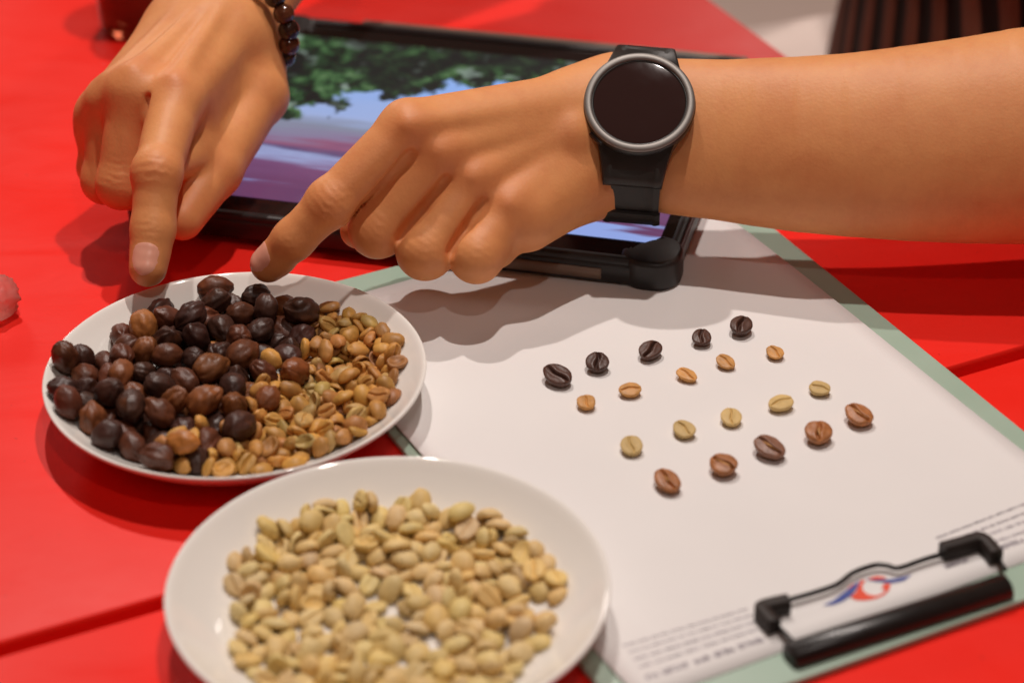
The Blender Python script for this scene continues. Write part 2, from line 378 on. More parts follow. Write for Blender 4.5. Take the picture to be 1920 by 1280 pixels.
# raised lip round the glass
bm = bmesh.new(); lo = rounded_rect(CWD - .001, CHT - .001, 0.0155, 8); li = rounded_rect(CWD - .010, CHT - .010, 0.011, 8)
R = [[bm.verts.new((x, y, z)) for x, y in pts] for pts, z in ((lo, .0112), (lo, .0132), ([(a * .994, b * .993) for a, b in lo], .0140), ([(a * 1.006, b * 1.007) for a, b in li], .0140), (li, .0133), (li, .0112))]
for i in range(5):
    m_ = len(lo)
    for k in range(m_): bm.faces.new((R[i][k], R[i][(k + 1) % m_], R[i + 1][(k + 1) % m_], R[i + 1][k]))
bmesh.ops.recalc_face_normals(bm, faces=bm.faces)
sharp(obj('case_lip', bm, M['case'], tablet), 50)
for sx in (-1, 1):
    for sy in (-1, 1):
        bm = prism(rounded_rect(0.027, 0.027, 0.0115, 8), 0.0, 0.0146, 0.0024, 3)
        bm.transform(Matrix.Translation((sx * (CWD / 2 - .0118), sy * (CHT / 2 - .0118), 0)))
        # hollow side so that the glass stays clear of the bumper
        for v in bm.verts:
            if v.co.z > .011:
                ox = sx * v.co.x - (CWD / 2 - .013); oy = sy * v.co.y - (CHT / 2 - .013)
                if ox < 0 and oy < 0: v.co.z = .0118
        sharp(obj('corner_bumper', bm, M['case'], tablet), 40)
obj('front_port_strip', prism(rounded_rect(0.085, 0.0016, 0.0007, 3), 0.0035, 0.0085), M['case_lip'], tablet).location = (CWD / 2 - .075, -CHT / 2 - .0002, 0)
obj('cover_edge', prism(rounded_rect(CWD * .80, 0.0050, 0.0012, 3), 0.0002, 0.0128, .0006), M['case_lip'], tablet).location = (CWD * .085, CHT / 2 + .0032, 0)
glass = obj('screen_glass', prism(rounded_rect(CWD - .012, CHT - .012, 0.010, 6), 0.0113, 0.0124), M['glass_black'], tablet, smooth=False)
def display_mat():
    m, nt, b = material('display_picture', (0.01, 0.01, 0.01), 0.12, 0.5)
    tc = node(nt, 'ShaderNodeTexCoord'); sp = node(nt, 'ShaderNodeSeparateXYZ'); nt.links.new(tc.outputs['Object'], sp.inputs[0])
    u = math_n(nt, 'ADD', math_n(nt, 'DIVIDE', sp.outputs[0], SW), 0.5); v = math_n(nt, 'ADD', math_n(nt, 'DIVIDE', sp.outputs[1], SH), 0.5)
    nb = noise_tex(nt, 26, 4, 0.6); ns = node(nt, 'ShaderNodeTexNoise'); mp = node(nt, 'ShaderNodeMapping'); mp.inputs['Scale'].default_value = (14, 110, 1)
    nt.links.new(tc.outputs['Object'], mp.inputs[0]); nt.links.new(mp.outputs[0], ns.inputs['Vector']); ns.inputs['Scale'].default_value = 1.0; ns.inputs['Detail'].default_value = 3
    # ground, water and sky bands from bottom to top
    vv = math_n(nt, 'ADD', v, math_n(nt, 'MULTIPLY', math_n(nt, 'SUBTRACT', ns.outputs[0], 0.5), 0.20))
    band = ramp(nt, vv, [(0.0, (0.27, 0.36, 0.72)), (0.055, (0.27, 0.36, 0.72)), (0.075, (0.135, 0.050, 0.125)), (0.21, (0.17, 0.068, 0.165)), (0.25, (0.30, 0.34, 0.58)), (0.29, (0.10, 0.07, 0.17)), (0.325, (0.26, 0.09, 0.17)), (0.36, (0.23, 0.18, 0.30)), (0.44, (0.22, 0.24, 0.33)), (0.50, (0.32, 0.40, 0.66)), (0.75, (0.25, 0.40, 0.78)), (1.0, (0.22, 0.42, 0.86))])
    left = ramp(nt, u, [(0.28, (1, 1, 1)), (0.45, (0, 0, 0))])
    lowfix = math_n(nt, 'MULTIPLY', left.outputs[0], math_n(nt, 'LESS_THAN', v, 0.075))
    c = mix(nt, lowfix, band.outputs[0], (0.125, 0.046, 0.12))
    nl = noise_tex(nt, 95, 6, 0.68, dist=0.4); nl2 = noise_tex(nt, 24, 3, 0.5)
    wv = node(nt, 'ShaderNodeVectorMath', operation='ADD'); wv.inputs[1].default_value = (3.7, 1.2, 0); nt.links.new(tc.outputs['Object'], wv.inputs[0])
    nl3 = noise_tex(nt, 70, 2, 0.5, vec=wv.outputs[0])
    leaf0 = ramp(nt, nl.outputs[0], [(0.40, (0.008, 0.009, 0.010)), (0.50, (0.015, 0.035, 0.018)), (0.57, (0.04, 0.105, 0.04)), (0.66, (0.10, 0.19, 0.08)), (0.74, (0.24, 0.30, 0.24))])
    pale_ = ramp(nt, nl3.outputs[0], [(0.60, (0, 0, 0)), (0.68, (1, 1, 1))])
    leafc = mix(nt, math_n(nt, 'MULTIPLY', pale_.outputs[0], 0.75), leaf0.outputs[0], (0.26, 0.34, 0.29))
    dk = ramp(nt, nl2.outputs[0], [(0.46, (1, 1, 1)), (0.58, (0, 0, 0))])
    leaf = mix(nt, math_n(nt, 'MULTIPLY', dk.outputs[0], 0.8), leafc, (0.010, 0.012, 0.013))
    # foliage fills the upper left down to a ragged slanting edge
    bnd = math_n(nt, 'ADD', math_n(nt, 'MULTIPLY', u, 0.42), 0.515)
    bnd = math_n(nt, 'ADD', bnd, math_n(nt, 'MULTIPLY', math_n(nt, 'SUBTRACT', nb.outputs[0], 0.5), 0.70))
    mL = math_n(nt, 'MULTIPLY', math_n(nt, 'SUBTRACT', 0.30, u), 0.9); mL = math_n(nt, 'MAXIMUM', mL, 0.0); bnd = math_n(nt, 'SUBTRACT', bnd, mL)
    msk = math_n(nt, 'MULTIPLY', math_n(nt, 'SUBTRACT', v, bnd), 40, True)
    c = mix(nt, msk, c, leaf)
    em = b.inputs['Emission Color']; nt.links.new(c, em); b.inputs['Emission Strength'].default_value = 1.05
    return m
dsp = obj('display', pydata([(-SW/2, -SH/2, .01262), (SW/2, -SH/2, .01262), (SW/2, SH/2, .01262), (-SW/2, SH/2, .01262)], [(0, 1, 2, 3)]), display_mat(), tablet, smooth=False)

# ------------------------------------------------------------------ plates
PROF = [(0.01,5),(25,5),(44,5.1),(48,5.4),(52,6),(56,7.3),(60,9),(64,11.1),(67,13),(70,15.1),(73,17.3),(75,18.9),(77,20.6),(78,21.3),(78.6,21.6),(79.3,21.8),(79.75,21.5),(79.8,21.1),(79.5,20.2),(79,19.6),(76,16.6),(73,14),(69,10.8),(64,7.6),(58,4.7),(52,2.6),(49,2.0),(47,1.8),(46.4,0.3),(46,0),(43.5,0),(43,0.3),(42,2),(0.01,2)]
def plate(c, R, label):
    k = R / .0798
    o = obj('plate', lathe([(r * k / 1000, z / 1000) for r, z in PROF], 128), M['porcelain'])
    o.location = c; return tag(o, label, 'plate', None)
P1 = (-.1127, -.0525, .0001); P2 = (-.0454, -.1960, .0001)   # both stand on the table, rims over the clipboard
plate(P1, .0778, 'white porcelain plate heaped with dark cherries and honey coloured beans')
plate(P2, .0795, 'white porcelain plate spread only with pale beige beans')

# resting places of the beans on the plates: kind, x, y, z (mm), rotation quaternion, size
BEANS = []
for _r in (
 (-136.2,-32.4,13.4,0.22,-0.12,0.57,-0.78,0.96),
 (-93.5,-28,14.2,0.02,0.76,-0.03,0.64,0.95),
 (-161.5,-79.2,15.8,0.6,-0.35,-0.25,0.68,0.93),
 (-141.7,-50.8,14.8,0,-0.61,-0.03,0.79,1.05),
 (-133.7,-21.4,14.6,0.45,0.7,0.46,-0.3,1.05),
 (-150.4,-80,14,0.17,0.28,-0.94,-0.02,1.03),
 (-155.2,-59.1,13.8,0.06,0.03,0.31,-0.95,1.05),
 (-96.8,-9.8,14.6,0.94,0.23,0.04,-0.26,1.05),
 (-139.2,-97.7,15.1,0.25,0.08,0.92,-0.28,1.03),
 (-138,-113.3,21.1,0.08,0.22,0.93,0.29,1.03),
 (-164.8,-52,16.6,0.61,-0.25,-0.75,0.07,1.05),
 (-114,-50.8,14.7,0.1,0.77,-0.12,0.61,1.05),
 (-168.1,-40.4,17.7,0.42,-0.24,-0.55,0.68,0.95),
 (-123.7,-5.9,14.7,0.96,-0.17,0.18,-0.16,0.94),
 (-141.6,-12.1,16,0.28,0.41,0.65,0.57,1.04),
 (-106.2,-1.8,15.9,0.09,-0.25,-0.82,0.5,0.9),
 (-113.7,-22.1,13.9,0.58,-0.48,-0.54,0.38,1.04),
 (-118.6,2.7,18,0.13,-0.83,0.47,0.26,0.91),
 (-135,-79.9,13,0.92,0.27,0.15,0.23,0.92),
 (-123.9,-45.1,13.7,0.67,0.09,0.38,0.63,1.02),
 (-120.3,-69.3,13.7,0.16,-0.06,0.92,0.36,1.03),
 (-96,0.7,18.4,0.96,0.09,0.1,-0.25,0.96),
 (-141.8,-71.8,13.9,0.63,0.34,-0.67,-0.19,0.96),
 (-154.8,-26.8,14.7,0.4,-0.32,-0.85,-0.13,0.91),
 (-154.8,-91.2,16.5,0.21,0.86,-0.41,-0.22,1.01),
 (-124,-108.3,15.6,0.83,-0.05,0.14,-0.54,0.92),
 (-119.2,-81.1,13.3,0.25,0.72,-0.64,-0.13,0.98),
 (-173.2,-65,21,0.53,-0.72,-0.18,-0.41,0.94),
 (-103.6,-41.8,13.8,0.68,-0.24,0.51,-0.47,1.01),
 (-145.3,-22.7,14.9,0.59,-0.22,0.73,0.26,0.98),
 (-153.6,-15.7,18.8,0.11,0.96,-0.19,0.15,1.04),
 (-131.5,-53.6,14.1,0.53,-0.01,0.83,-0.18,0.95),
 (-135.4,-2.4,18.3,0.01,0.44,-0.85,0.28,0.96),
 (-108.1,-68.5,13.1,0.39,0.88,0.26,0.05,0.92),
 (-157.6,-42.7,14.1,0.12,-0.69,0.71,0.06,1.03),
 (-108.5,-11.6,14,0.2,0.38,0.9,-0.04,0.97),
 (-170.5,-74.8,19.5,0.1,-0.88,0.05,0.46,0.95),
 (-105.8,-57.8,13.1,0.89,0.25,0.25,0.28,0.93),
 (-124.5,-27.4,13.5,0.12,-0.34,0.7,-0.62,0.98),
 (-127.3,8.6,24,0.8,-0.6,-0.07,0.08,1.08),
 (-144.6,-18.4,25.9,0.2,-0.45,0.09,-0.86,0.99),
 (-149.4,-4.6,21.1,0.23,-0.85,-0.46,0.13,0.97),
 (-125.7,-2,24.2,0.06,0.27,-0.52,-0.81,0.95),
 (-122.4,-15.9,12.8,0.78,0.54,0.19,0.26,0.86),
 (-114.9,-6.9,20.9,0.78,-0.49,-0.03,0.39,0.97),
 (-109.1,6.8,21.1,0.17,-0.19,0.23,-0.94,0.93),
 (-103.7,-8.6,24,0.59,-0.26,0.76,0.01,0.97),
 (-88.6,-9.1,23.3,0.23,-0.1,-0.55,-0.8,1.13),
 (-88.5,-18.3,15.4,0.36,0.14,0.44,-0.81,0.97),
 (-163.2,-22.4,20.1,0.77,0.04,-0.34,-0.54,0.94),
 (-134,-20.6,28.5,0.36,-0.09,0.69,-0.62,1.04),
 (-130.9,-12.2,21.1,0.92,0.22,0.05,0.3,1.01),
 (-121.4,-20.4,21.9,0.27,0.76,-0.51,-0.29,1),
 (-160.3,-33.2,20.5,0.14,0.34,0.16,-0.92,0.97),
 (-153.9,-24.6,26,0.81,-0.15,0.49,-0.28,1.04),
 (-143,-32.1,23.2,0.52,-0.65,-0.11,-0.54,1.12),
 (-130.9,-31,24,0.16,-0.59,0.07,-0.79,1.1),
 (-113.4,-29.7,23.1,0.2,0.59,0.73,-0.3,0.96),
 (-100,-20.1,13.5,0.93,0.1,-0.35,0.01,0.91),
 (-105.4,-21.9,21.5,0.88,0.22,-0.06,0.42,0.95),
 (-176.5,-42.9,22.5,0.68,-0.37,0.59,0.21,0.86),
 (-151.5,-39.1,23.3,0.53,0.03,0.81,-0.25,0.91),
 (-131.8,-40.8,19.2,0.36,0.43,0.8,-0.2,0.95),
 (-121,-36.3,19.4,0.76,-0.31,0.12,0.56,0.98),
 (-111.2,-41.3,22,0.92,0.1,-0.12,0.37,1.05),
 (-104.8,-30.2,13.5,0.13,-0.03,-0.95,0.29,0.99),
 (-93.5,-38.3,18.6,0.3,0.88,-0.34,0.1,1.01),
 (-182.5,-50,27.5,0.41,0.61,0.48,-0.48,1.01),
 (-174.7,-54,20.7,0.1,0.56,0.82,-0.11,0.97),
 (-160.1,-44.4,24.1,0.32,0.42,0.74,0.41,0.94),
 (-141.8,-43.6,23.5,0.91,-0.4,-0.07,0.1,0.95),
 (-122.7,-53.2,23.2,0.39,0.85,0.31,0.16,1.11),
 (-151.4,-50.3,19.3,0.42,0.7,0.56,-0.11,0.91),
 (-141.2,-61.4,13.7,0.68,0.18,-0.56,0.43,0.86),
 (-132.6,-60.7,21.7,0.34,-0.06,-0.74,0.58,0.95),
 (-121.9,-58.3,13.7,0.18,0.77,-0.53,0.33,0.91),
 (-101.7,-50.9,19.2,0.43,0.82,0.18,-0.33,0.91),
 (-89.1,-49.5,18.5,0.05,-0.6,0.56,-0.57,1.07),
 (-113.4,-62.1,20.3,0.22,0.62,0.73,0.16,1.02),
 (-180.3,-71.4,25.8,0.98,0.14,0.11,0.04,0.93),
 (-159.2,-57.3,23.7,0.13,-0.63,0.75,0.16,0.93),
 (-163.7,-66.7,16.6,0.53,0.58,-0.49,0.39,0.99),
 (-152.4,-68.9,18.6,0.76,0.31,0.46,-0.34,1.11),
 (-141.9,-66.8,23.3,0.87,-0.29,0.28,0.3,1),
 (-131.9,-68.9,13.4,0.69,-0.24,-0.51,0.44,0.93),
 (-98.7,-69.7,19,0.61,0.56,0.32,0.46,0.91),
 (-176.7,-81.6,26.4,0.27,0.51,-0.09,0.81,1),
 (-161,-75.2,26.2,0.66,-0.55,-0.15,-0.49,1.08),
 (-166.7,-86.6,21.3,0.68,-0,-0.57,0.46,0.96),
 (-135.1,-76,22.9,0.26,-0.88,-0.05,-0.39,0.95),
 (-111.3,-77.2,20,0.61,-0.24,0.59,0.48,1.01),
 (-108.3,-90.3,19.5,0.07,0.89,0.45,-0.08,1.11),
 (-140.1,-85.5,23.2,0.2,0.36,-0.14,0.9,0.99),
 (-123.3,-76.1,22.4,0.22,0.93,0.06,0.28,1.07),
 (-151.4,-83,25,0.61,-0.38,-0.48,0.51,1.08),
 (-130.4,-89.8,17.1,0.61,0.2,0.56,0.53,1.06),
 (-159.3,-98.9,22.2,0.3,-0.05,0.92,0.27,0.97),
 (-142.9,-87.6,13.5,0.44,-0.36,-0.82,0.05,0.86),
 (-149.1,-101.6,18.3,0.32,-0.83,0.45,0.11,0.94),
 (-128.6,-108.1,24.2,0.72,0.69,-0.07,-0.01,0.88),
 (-120.4,-96.6,15.9,0.6,-0.35,0.32,-0.64,1.06),
): BEANS.append(('cherry',) + _r)
for _r in (
 (-93,-66.9,10.8,0.68,-0.11,0.2,-0.69,0.97),
 (-90.2,-79.6,9.2,0,0.87,0.5,0,0.96),
 (-69,-6.5,19.5,0.02,-0.73,0.68,0.09,0.87),
 (-57.4,-67.6,12.4,0.19,0.44,0.87,0.05,0.89),
 (-79,-31.3,11.5,0.39,0.36,-0.84,-0.12,0.96),
 (-67.1,-37.5,11.7,0.34,0.47,-0.75,-0.32,0.88),
 (-69.2,-43.8,9.5,0.03,0.69,0.73,0.05,0.91),
 (-77.7,-24.2,11.5,0.66,-0.1,-0.06,-0.74,0.97),
 (-81.7,-57.4,11.1,0.37,-0.03,-0.11,0.92,1.11),
 (-63.8,-48.9,12.3,0.55,-0.06,0.59,0.59,0.91),
 (-91.5,-105.7,13.6,0.24,-0.08,-0.38,-0.89,1.11),
 (-86.1,-62.1,11.5,0.45,0.24,0.35,-0.79,0.93),
 (-104.2,-108.9,14.2,0.82,0.16,-0.17,0.52,1.1),
 (-75.5,-86.3,11.8,0.29,-0.59,-0.53,0.54,0.93),
 (-56.9,-58.5,13.9,0.74,-0.27,-0.42,0.46,0.93),
 (-131.9,-100,21.9,0.14,-0.36,0.92,-0.11,1.08),
 (-64.7,-31.4,13,0.24,-0.03,-0.29,0.92,0.91),
 (-79.9,-44.9,9.2,0,0.8,0.6,0,0.95),
 (-105.1,-98.2,10.7,0.66,-0.28,0.21,-0.67,0.86),
 (-97.6,-58.1,15.7,0.17,-0.59,0.7,-0.37,1.08),
 (-96.1,-91.2,9.2,0,0.06,1,-0,0.92),
 (-85.6,-96.8,10,0.08,0.86,0.5,0,0.91),
 (-50.6,-45.1,15.8,0.09,-0.95,0.17,-0.25,0.86),
 (-63.6,-77.5,13.1,0.96,0.1,-0.18,-0.2,1.07),
 (-100.1,-101,11.8,0.33,-0.9,0.25,0.13,1.01),
 (-91.5,-45.8,9.1,0,-0.63,0.78,-0,0.88),
 (-81.9,-18.4,11.6,0.95,0.18,-0.23,-0.14,0.99),
 (-65.8,-52.9,12.2,0.35,-0.73,-0.39,-0.43,0.92),
 (-79.7,-95.4,12.2,0.48,-0.08,-0.15,-0.86,1.02),
 (-80,-86.9,11.2,0.88,-0.2,-0.23,-0.37,0.94),
 (-84.1,-81.2,10.6,0.8,0,-0.08,-0.6,0.92),
 (-97.2,-80.5,9.2,0,-0.43,0.9,-0,0.96),
 (-124.6,-101.5,11.1,0.98,-0.18,0.05,0,0.92),
 (-70.8,-78.7,12.2,0.46,-0.63,-0.61,0.13,1.07),
 (-77.5,-66.7,9.4,0,-0.71,0.71,-0,1.11),
 (-109.2,-84.7,11.4,0.45,0.57,0.68,0.07,0.98),
 (-51.5,-57.5,16.2,0.43,0.16,0.86,0.23,0.89),
 (-60.2,-40.9,13.9,0.19,-0.21,-0.72,0.63,0.95),
 (-94.5,-59.8,11.9,0.31,-0.29,-0.25,-0.87,1.11),
 (-103.5,-75.9,9.1,0,0.18,0.98,-0,0.91),
 (-57.8,-48.5,14.8,0.67,-0.43,-0.59,-0.13,0.99),
 (-71,-68.9,11,0.36,-0.83,0.25,-0.34,0.9),
 (-117.9,-114,16.2,0.25,0.79,0.27,0.49,0.92),
 (-131.3,-104.4,11.1,0.02,-0.27,-0.95,0.15,1.1),
 (-114.3,-96.3,9.3,0,-0.12,0.99,-0.01,0.96),
 (-81.8,-12.7,13.2,0.26,-0.32,0.71,0.57,0.93),
 (-79.7,-74.6,11.8,0.47,-0.5,0.32,-0.65,1.07),
 (-71.9,-29,11.9,0.12,-0.23,-0.86,0.43,0.99),
 (-64.1,-16.4,18.4,0.3,0.82,-0.06,-0.48,0.91),
 (-75.4,-55.7,10.8,0.3,-0.79,0.49,-0.22,0.96),
 (-95.7,-74.3,11.2,0.23,-0.07,-0.34,-0.91,1.04),
 (-106.7,-92.4,11.3,0.27,-0.1,-0.54,-0.79,0.94),
 (-128.3,-92.5,10.9,0.43,-0.11,0.05,0.9,1.03),
 (-56.7,-36.3,15.8,0.72,-0.01,0.25,-0.65,0.9),
 (-111.3,-103.2,9.8,0.06,1,0.04,-0,0.98),
 (-67,-83.4,12.8,0.78,-0.21,-0.32,0.5,0.9),
 (-76.5,-40,11.4,0.4,-0.52,-0.46,0.6,0.96),
 (-54.7,-28.8,16.7,0.25,-0.75,0.6,-0.12,1.09),
 (-76.5,-5.6,17.1,0.28,-0.81,0.36,-0.37,0.86),
 (-117.9,-90.9,11.1,0.97,0.2,-0.08,0.06,1.01),
 (-63.4,-64.1,10.2,0.01,-0.93,0.35,-0.1,0.88),
 (-69.3,-59.1,11.2,0.3,-0.21,-0.22,0.91,1.06),
 (-65.4,-69.3,12.7,0.79,0.23,0.5,-0.28,0.97),
 (-83.7,-71.6,11.2,0.39,-0.59,0.47,-0.52,0.91),
 (-69.2,-17,15.8,0.16,-0.75,-0.62,0.18,1.06),
 (-55.8,-74.7,15.5,0.38,0.77,0.49,0.16,1.07),
 (-85.4,-30.8,11.1,0.09,0.05,-0.15,-0.98,1.12),
 (-102.6,-63,18.3,0.13,-0.36,0.66,0.65,1.03),
 (-87.2,-10.4,10.9,0.15,-0.68,0.72,0.04,0.93),
 (-112.6,-79,9.1,0,0.51,0.86,-0,0.86),
 (-72.4,-23.8,15.6,0.66,0.07,-0.75,0.04,0.91),
 (-72.3,-97.2,15.7,0,-0.81,-0.33,-0.49,1.02),
 (-83.6,-103.3,12.2,0.18,0.78,0.6,-0.03,1.02),
 (-91.7,-100.5,11.9,0.13,0.27,0.89,-0.35,1.08),
 (-96.3,-50.7,14.4,0.51,-0.37,-0.45,0.63,0.86),
 (-98.6,-64.4,11.7,0.42,0.35,0.68,0.48,1.11),
 (-56.7,-81.6,14.9,0.26,0.38,0.88,-0.01,0.86),
 (-77.1,-79.5,11.7,0.58,-0.79,-0.09,0.17,1.08),
 (-54.5,-41.3,16.8,0.77,-0.22,-0.59,-0.1,0.93),
 (-106.3,-86.5,9.2,0.01,0.68,0.73,-0,0.89),
 (-80.9,-25.9,14,0.06,0.96,0.23,0.15,1.02),
 (-69.1,-92.1,14.7,0.71,-0.48,-0.26,0.44,1.07),
 (-96.8,-95.1,11.3,0.64,-0.73,0.05,-0.21,0.95),
 (-72.1,-7.6,16,0.11,0.26,0.93,0.24,0.92),
 (-71.3,-18.4,12.3,0.04,0.59,0.78,0.19,1),
 (-85.1,-93.1,13.7,0.64,0.12,0.48,0.59,0.86),
 (-112.3,-91,11.5,0.41,-0.66,-0.1,0.62,0.9),
 (-82.1,-51.8,11.2,0.08,0.25,-0.82,0.5,0.97),
 (-70.5,-44,12.9,0.06,-0.97,-0.19,-0.15,1.13),
 (-62.2,-36.6,14.2,0.01,-0.37,0.65,-0.66,0.96),
 (-62.7,-72.9,14,0.13,0.13,-0.81,0.56,1.08),
 (-101.4,-95.4,12.1,0.12,0.6,0.62,0.5,0.85),
 (-72.5,-28.7,19.9,0.12,0.52,0.84,0.05,0.95),
 (-84.9,-82.7,12.8,0.08,0.26,0.96,-0.03,1.09),
 (-60.4,-20.7,17.9,0.48,0.82,0.09,0.31,0.86),
 (-62.2,-82.2,17.5,0.67,0.55,0.07,0.49,1.12),
 (-47.3,-46.2,20.5,0.2,-0.02,0.07,-0.98,0.98),
 (-115.1,-100.8,13.9,0.43,0.35,-0.56,-0.62,1),
 (-85.5,-110.3,14.8,0.25,0.96,0.08,0.1,1.04),
 (-97.9,-49.2,10.9,0.46,-0.03,0.13,-0.88,1.06),
 (-75.9,-71.1,11.6,0.28,-0.72,0.41,0.47,0.85),
 (-49.4,-31.2,21.2,0.08,0.16,0.97,0.16,1.13),
 (-53.9,-35.7,19.7,0.21,0.21,0.9,0.31,0.96),
 (-54.5,-64.7,16.9,0.74,-0.47,0.38,-0.3,1.09),
 (-82.1,-76.6,15.4,0.36,-0.18,0.91,0.01,1),
 (-53.8,-79.2,18.9,0.2,-0.62,-0.76,0.04,1.05),
 (-136,-104.9,20,0.07,-0.51,-0.48,-0.71,1.09),
 (-88.3,-88.5,9.3,0,-0.06,1,-0.01,0.97),
 (-59.6,-58.4,17.2,0.88,0.23,-0.42,0.01,1.04),
 (-98.9,-105.3,12.4,0.03,-0.14,-0.7,-0.7,0.86),
 (-79.1,-94.1,14.2,0.08,0.45,0.88,-0.15,1.15),
 (-89.9,-54.1,11,0.99,0.07,-0.1,-0.1,1.09),
 (-107.3,-105.1,14.8,0.16,0.76,-0.26,0.57,0.91),
 (-74.8,-15.5,14.4,0.3,-0.3,0.75,-0.5,1.04),
 (-92.7,-68.7,12.9,0.19,-0.71,-0.67,0.12,1.08),
 (-73.7,-34,12,0.46,0.68,0.55,-0.14,1.01),
 (-115.6,-110,11.8,0.17,0.87,-0.46,0.07,1.11),
 (-70.4,-88.9,14.1,0.55,0.36,0.75,-0.04,1.01),
 (-87.1,-26.8,15.2,0.21,0.62,-0.03,-0.75,1.02),
 (-60,-46.4,13.1,0.15,-0.25,0.8,-0.52,0.88),
 (-128.6,-112.4,15.9,0.39,0.13,0.78,0.47,0.99),
 (-64.6,-24.4,13.1,0,-0.81,-0.54,-0.21,1.04),
 (-100.2,-71.3,11.1,0.17,0.23,0.9,-0.34,0.99),
 (-73.5,-74.2,11.5,0.11,-0.4,0.75,0.52,0.96),
 (-124.4,-87.3,11.5,0.6,0.55,-0.49,-0.31,1.01),
 (-83.8,-3,16.8,0.33,-0.12,0.12,0.93,1.03),
 (-82.3,-8.9,15.2,0.06,0.52,-0.75,0.4,1.02),
 (-86.3,-64.8,11.6,0.1,-0.29,-0.86,-0.41,1.1),
 (-64.2,-43,11.5,0.75,-0.08,0.11,-0.65,0.85),
 (-85.5,-45.8,11.5,0.48,-0.33,-0.17,0.8,1.11),
 (-70.9,-37.3,10.7,0.12,0.42,-0.9,-0.06,0.93),
 (-126.6,-78.1,11.1,0.67,-0.51,-0.09,0.53,0.9),
 (-86.2,-38,10.7,0.38,0.04,0.11,0.92,0.95),
 (-76.3,-62.3,11.9,0.24,0.32,-0.91,0.11,0.88),
 (-59.1,-52.7,14.6,0.58,-0.81,0.03,0.06,0.94),
 (-61.3,-64,14.3,0.05,-0.1,0.98,-0.17,1.03),
 (-114.2,-85.3,15.8,0.38,-0.8,-0.13,0.45,0.89),
 (-90.8,-92.9,11.5,0.45,-0.88,0.04,0.17,0.99),
 (-101.7,-77.1,15.1,0.58,-0.22,-0.54,-0.56,0.95),
 (-100,-86.4,11.7,0.3,0.34,-0.09,-0.89,1.07),
 (-62.4,-87.6,17.2,0.44,-0.89,-0.07,0.08,1.14),
 (-59.9,-15.3,20.8,0,-0.95,0.24,0.19,0.95),
 (-75.8,-100.6,16,0.28,-0.78,-0.41,-0.39,1),
 (-74.5,-29.4,15.5,0.02,-0.93,-0.16,-0.32,0.93),
 (-103.4,-81.7,11,0,0.39,-0.87,0.31,0.85),
 (-72.3,-51.8,10.9,0.14,-0.13,-0.84,0.51,0.89),
 (-77.8,-85.4,15.2,0.19,-0.45,0.82,-0.3,1.01),
 (-101.5,-59.8,19.9,0.55,0.69,-0.18,0.43,0.87),
 (-95.4,-79.9,14.5,0.06,-0.26,0.34,-0.9,1.03),
 (-88.2,-75.2,11,0.36,0.77,-0.53,-0.05,1.01),
 (-125.9,-99.6,20,0.3,-0.68,0.61,-0.29,1.09),
 (-90.6,-58.1,15.3,0.49,-0.84,0.1,0.2,1.08),
 (-80.8,-35.7,12.2,0.59,-0.41,0.5,0.48,0.99),
 (-99.1,-43.4,21,0.47,-0.79,0.38,0.1,1.11),
 (-68.9,-28.5,16.5,0.43,-0.49,0.33,-0.68,0.92),
 (-95.8,-101.1,16.7,0.81,-0.03,-0.16,0.56,1.13),
 (-77.3,-48.2,13.9,0.13,-0.51,0.15,-0.84,1.11),
 (-77.6,-1.6,19.8,0.16,0.98,-0.02,0.07,1.1),
 (-62.9,-57.2,11.9,0.74,0.52,-0.04,0.42,0.86),
 (-74.4,-91,18.3,0.01,-0.41,-0.29,0.87,1.03),
 (-69.6,-12.9,18.4,0.16,0.23,-0.93,0.25,0.91),
 (-77.1,-22.1,15.7,0.46,0.74,0.34,-0.36,1.04),
 (-71,-85,15.1,0.24,0.56,-0.58,0.54,0.96),
 (-51.5,-61.3,18.4,0.19,-0.47,-0.69,-0.52,1.07),
 (-109.7,-98.7,13.7,0.33,-0.33,-0.43,0.77,1.01),
 (-73.3,-63.2,13.9,0.16,-0.91,-0.08,0.38,1.05),
 (-136.4,-107.6,14.7,0.91,-0.04,-0.04,-0.41,1.12),
 (-111.1,-108.9,13.2,0.29,-0.39,-0.72,0.5,0.98),
 (-49,-40.9,20.8,0.37,0.7,-0.16,0.6,1.09),
 (-52.6,-51.2,14.4,0.24,-0.59,0.76,-0.15,0.91),
 (-48.3,-68.9,17.9,0.23,0.75,0.59,0.19,1.12),
 (-92.5,-41.5,11.1,0.05,0.65,-0.72,0.24,1.11),
 (-58.8,-25.7,18.3,0.57,0.48,0.59,0.31,1.1),
 (-56.3,-55.1,19.6,0.48,0.74,-0.27,-0.39,1),
 (-77.7,-11.9,18.2,0.85,0.3,0.43,0.06,1),
 (-91.1,-75.2,15.6,0.91,0.19,-0.26,-0.25,0.87),
 (-77.2,-32.6,17.5,0.48,-0.55,0.68,-0.11,1.09),
 (-112.3,-102.2,17.1,0.13,0.68,-0.68,-0.23,1.12),
 (-63.4,-43.3,15.6,0.02,-0.39,-0.44,0.81,0.86),
 (-100.9,-102.2,16.7,0.22,0.55,0.77,0.26,0.95),
 (-124,-87.9,19,0.15,-0.75,-0.3,0.57,1.08),
 (-87.9,-97,14.8,0.51,-0.03,0.77,0.37,0.88),
 (-80.5,-65.6,14.3,0.71,-0.09,-0.49,0.5,0.86),
 (-74.6,-75.6,16.5,0.16,0.19,0.26,-0.93,0.86),
 (-66.9,-49.6,15.9,0.2,-0.19,0.94,-0.21,1.15),
 (-66.7,-95.3,17,0.45,-0.75,-0.28,0.39,1.02),
 (-118.2,-106.6,16.4,0.71,0.27,-0.64,-0.11,0.94),
 (-68.3,-67,16.3,0.21,-0.09,0.94,-0.26,1.09),
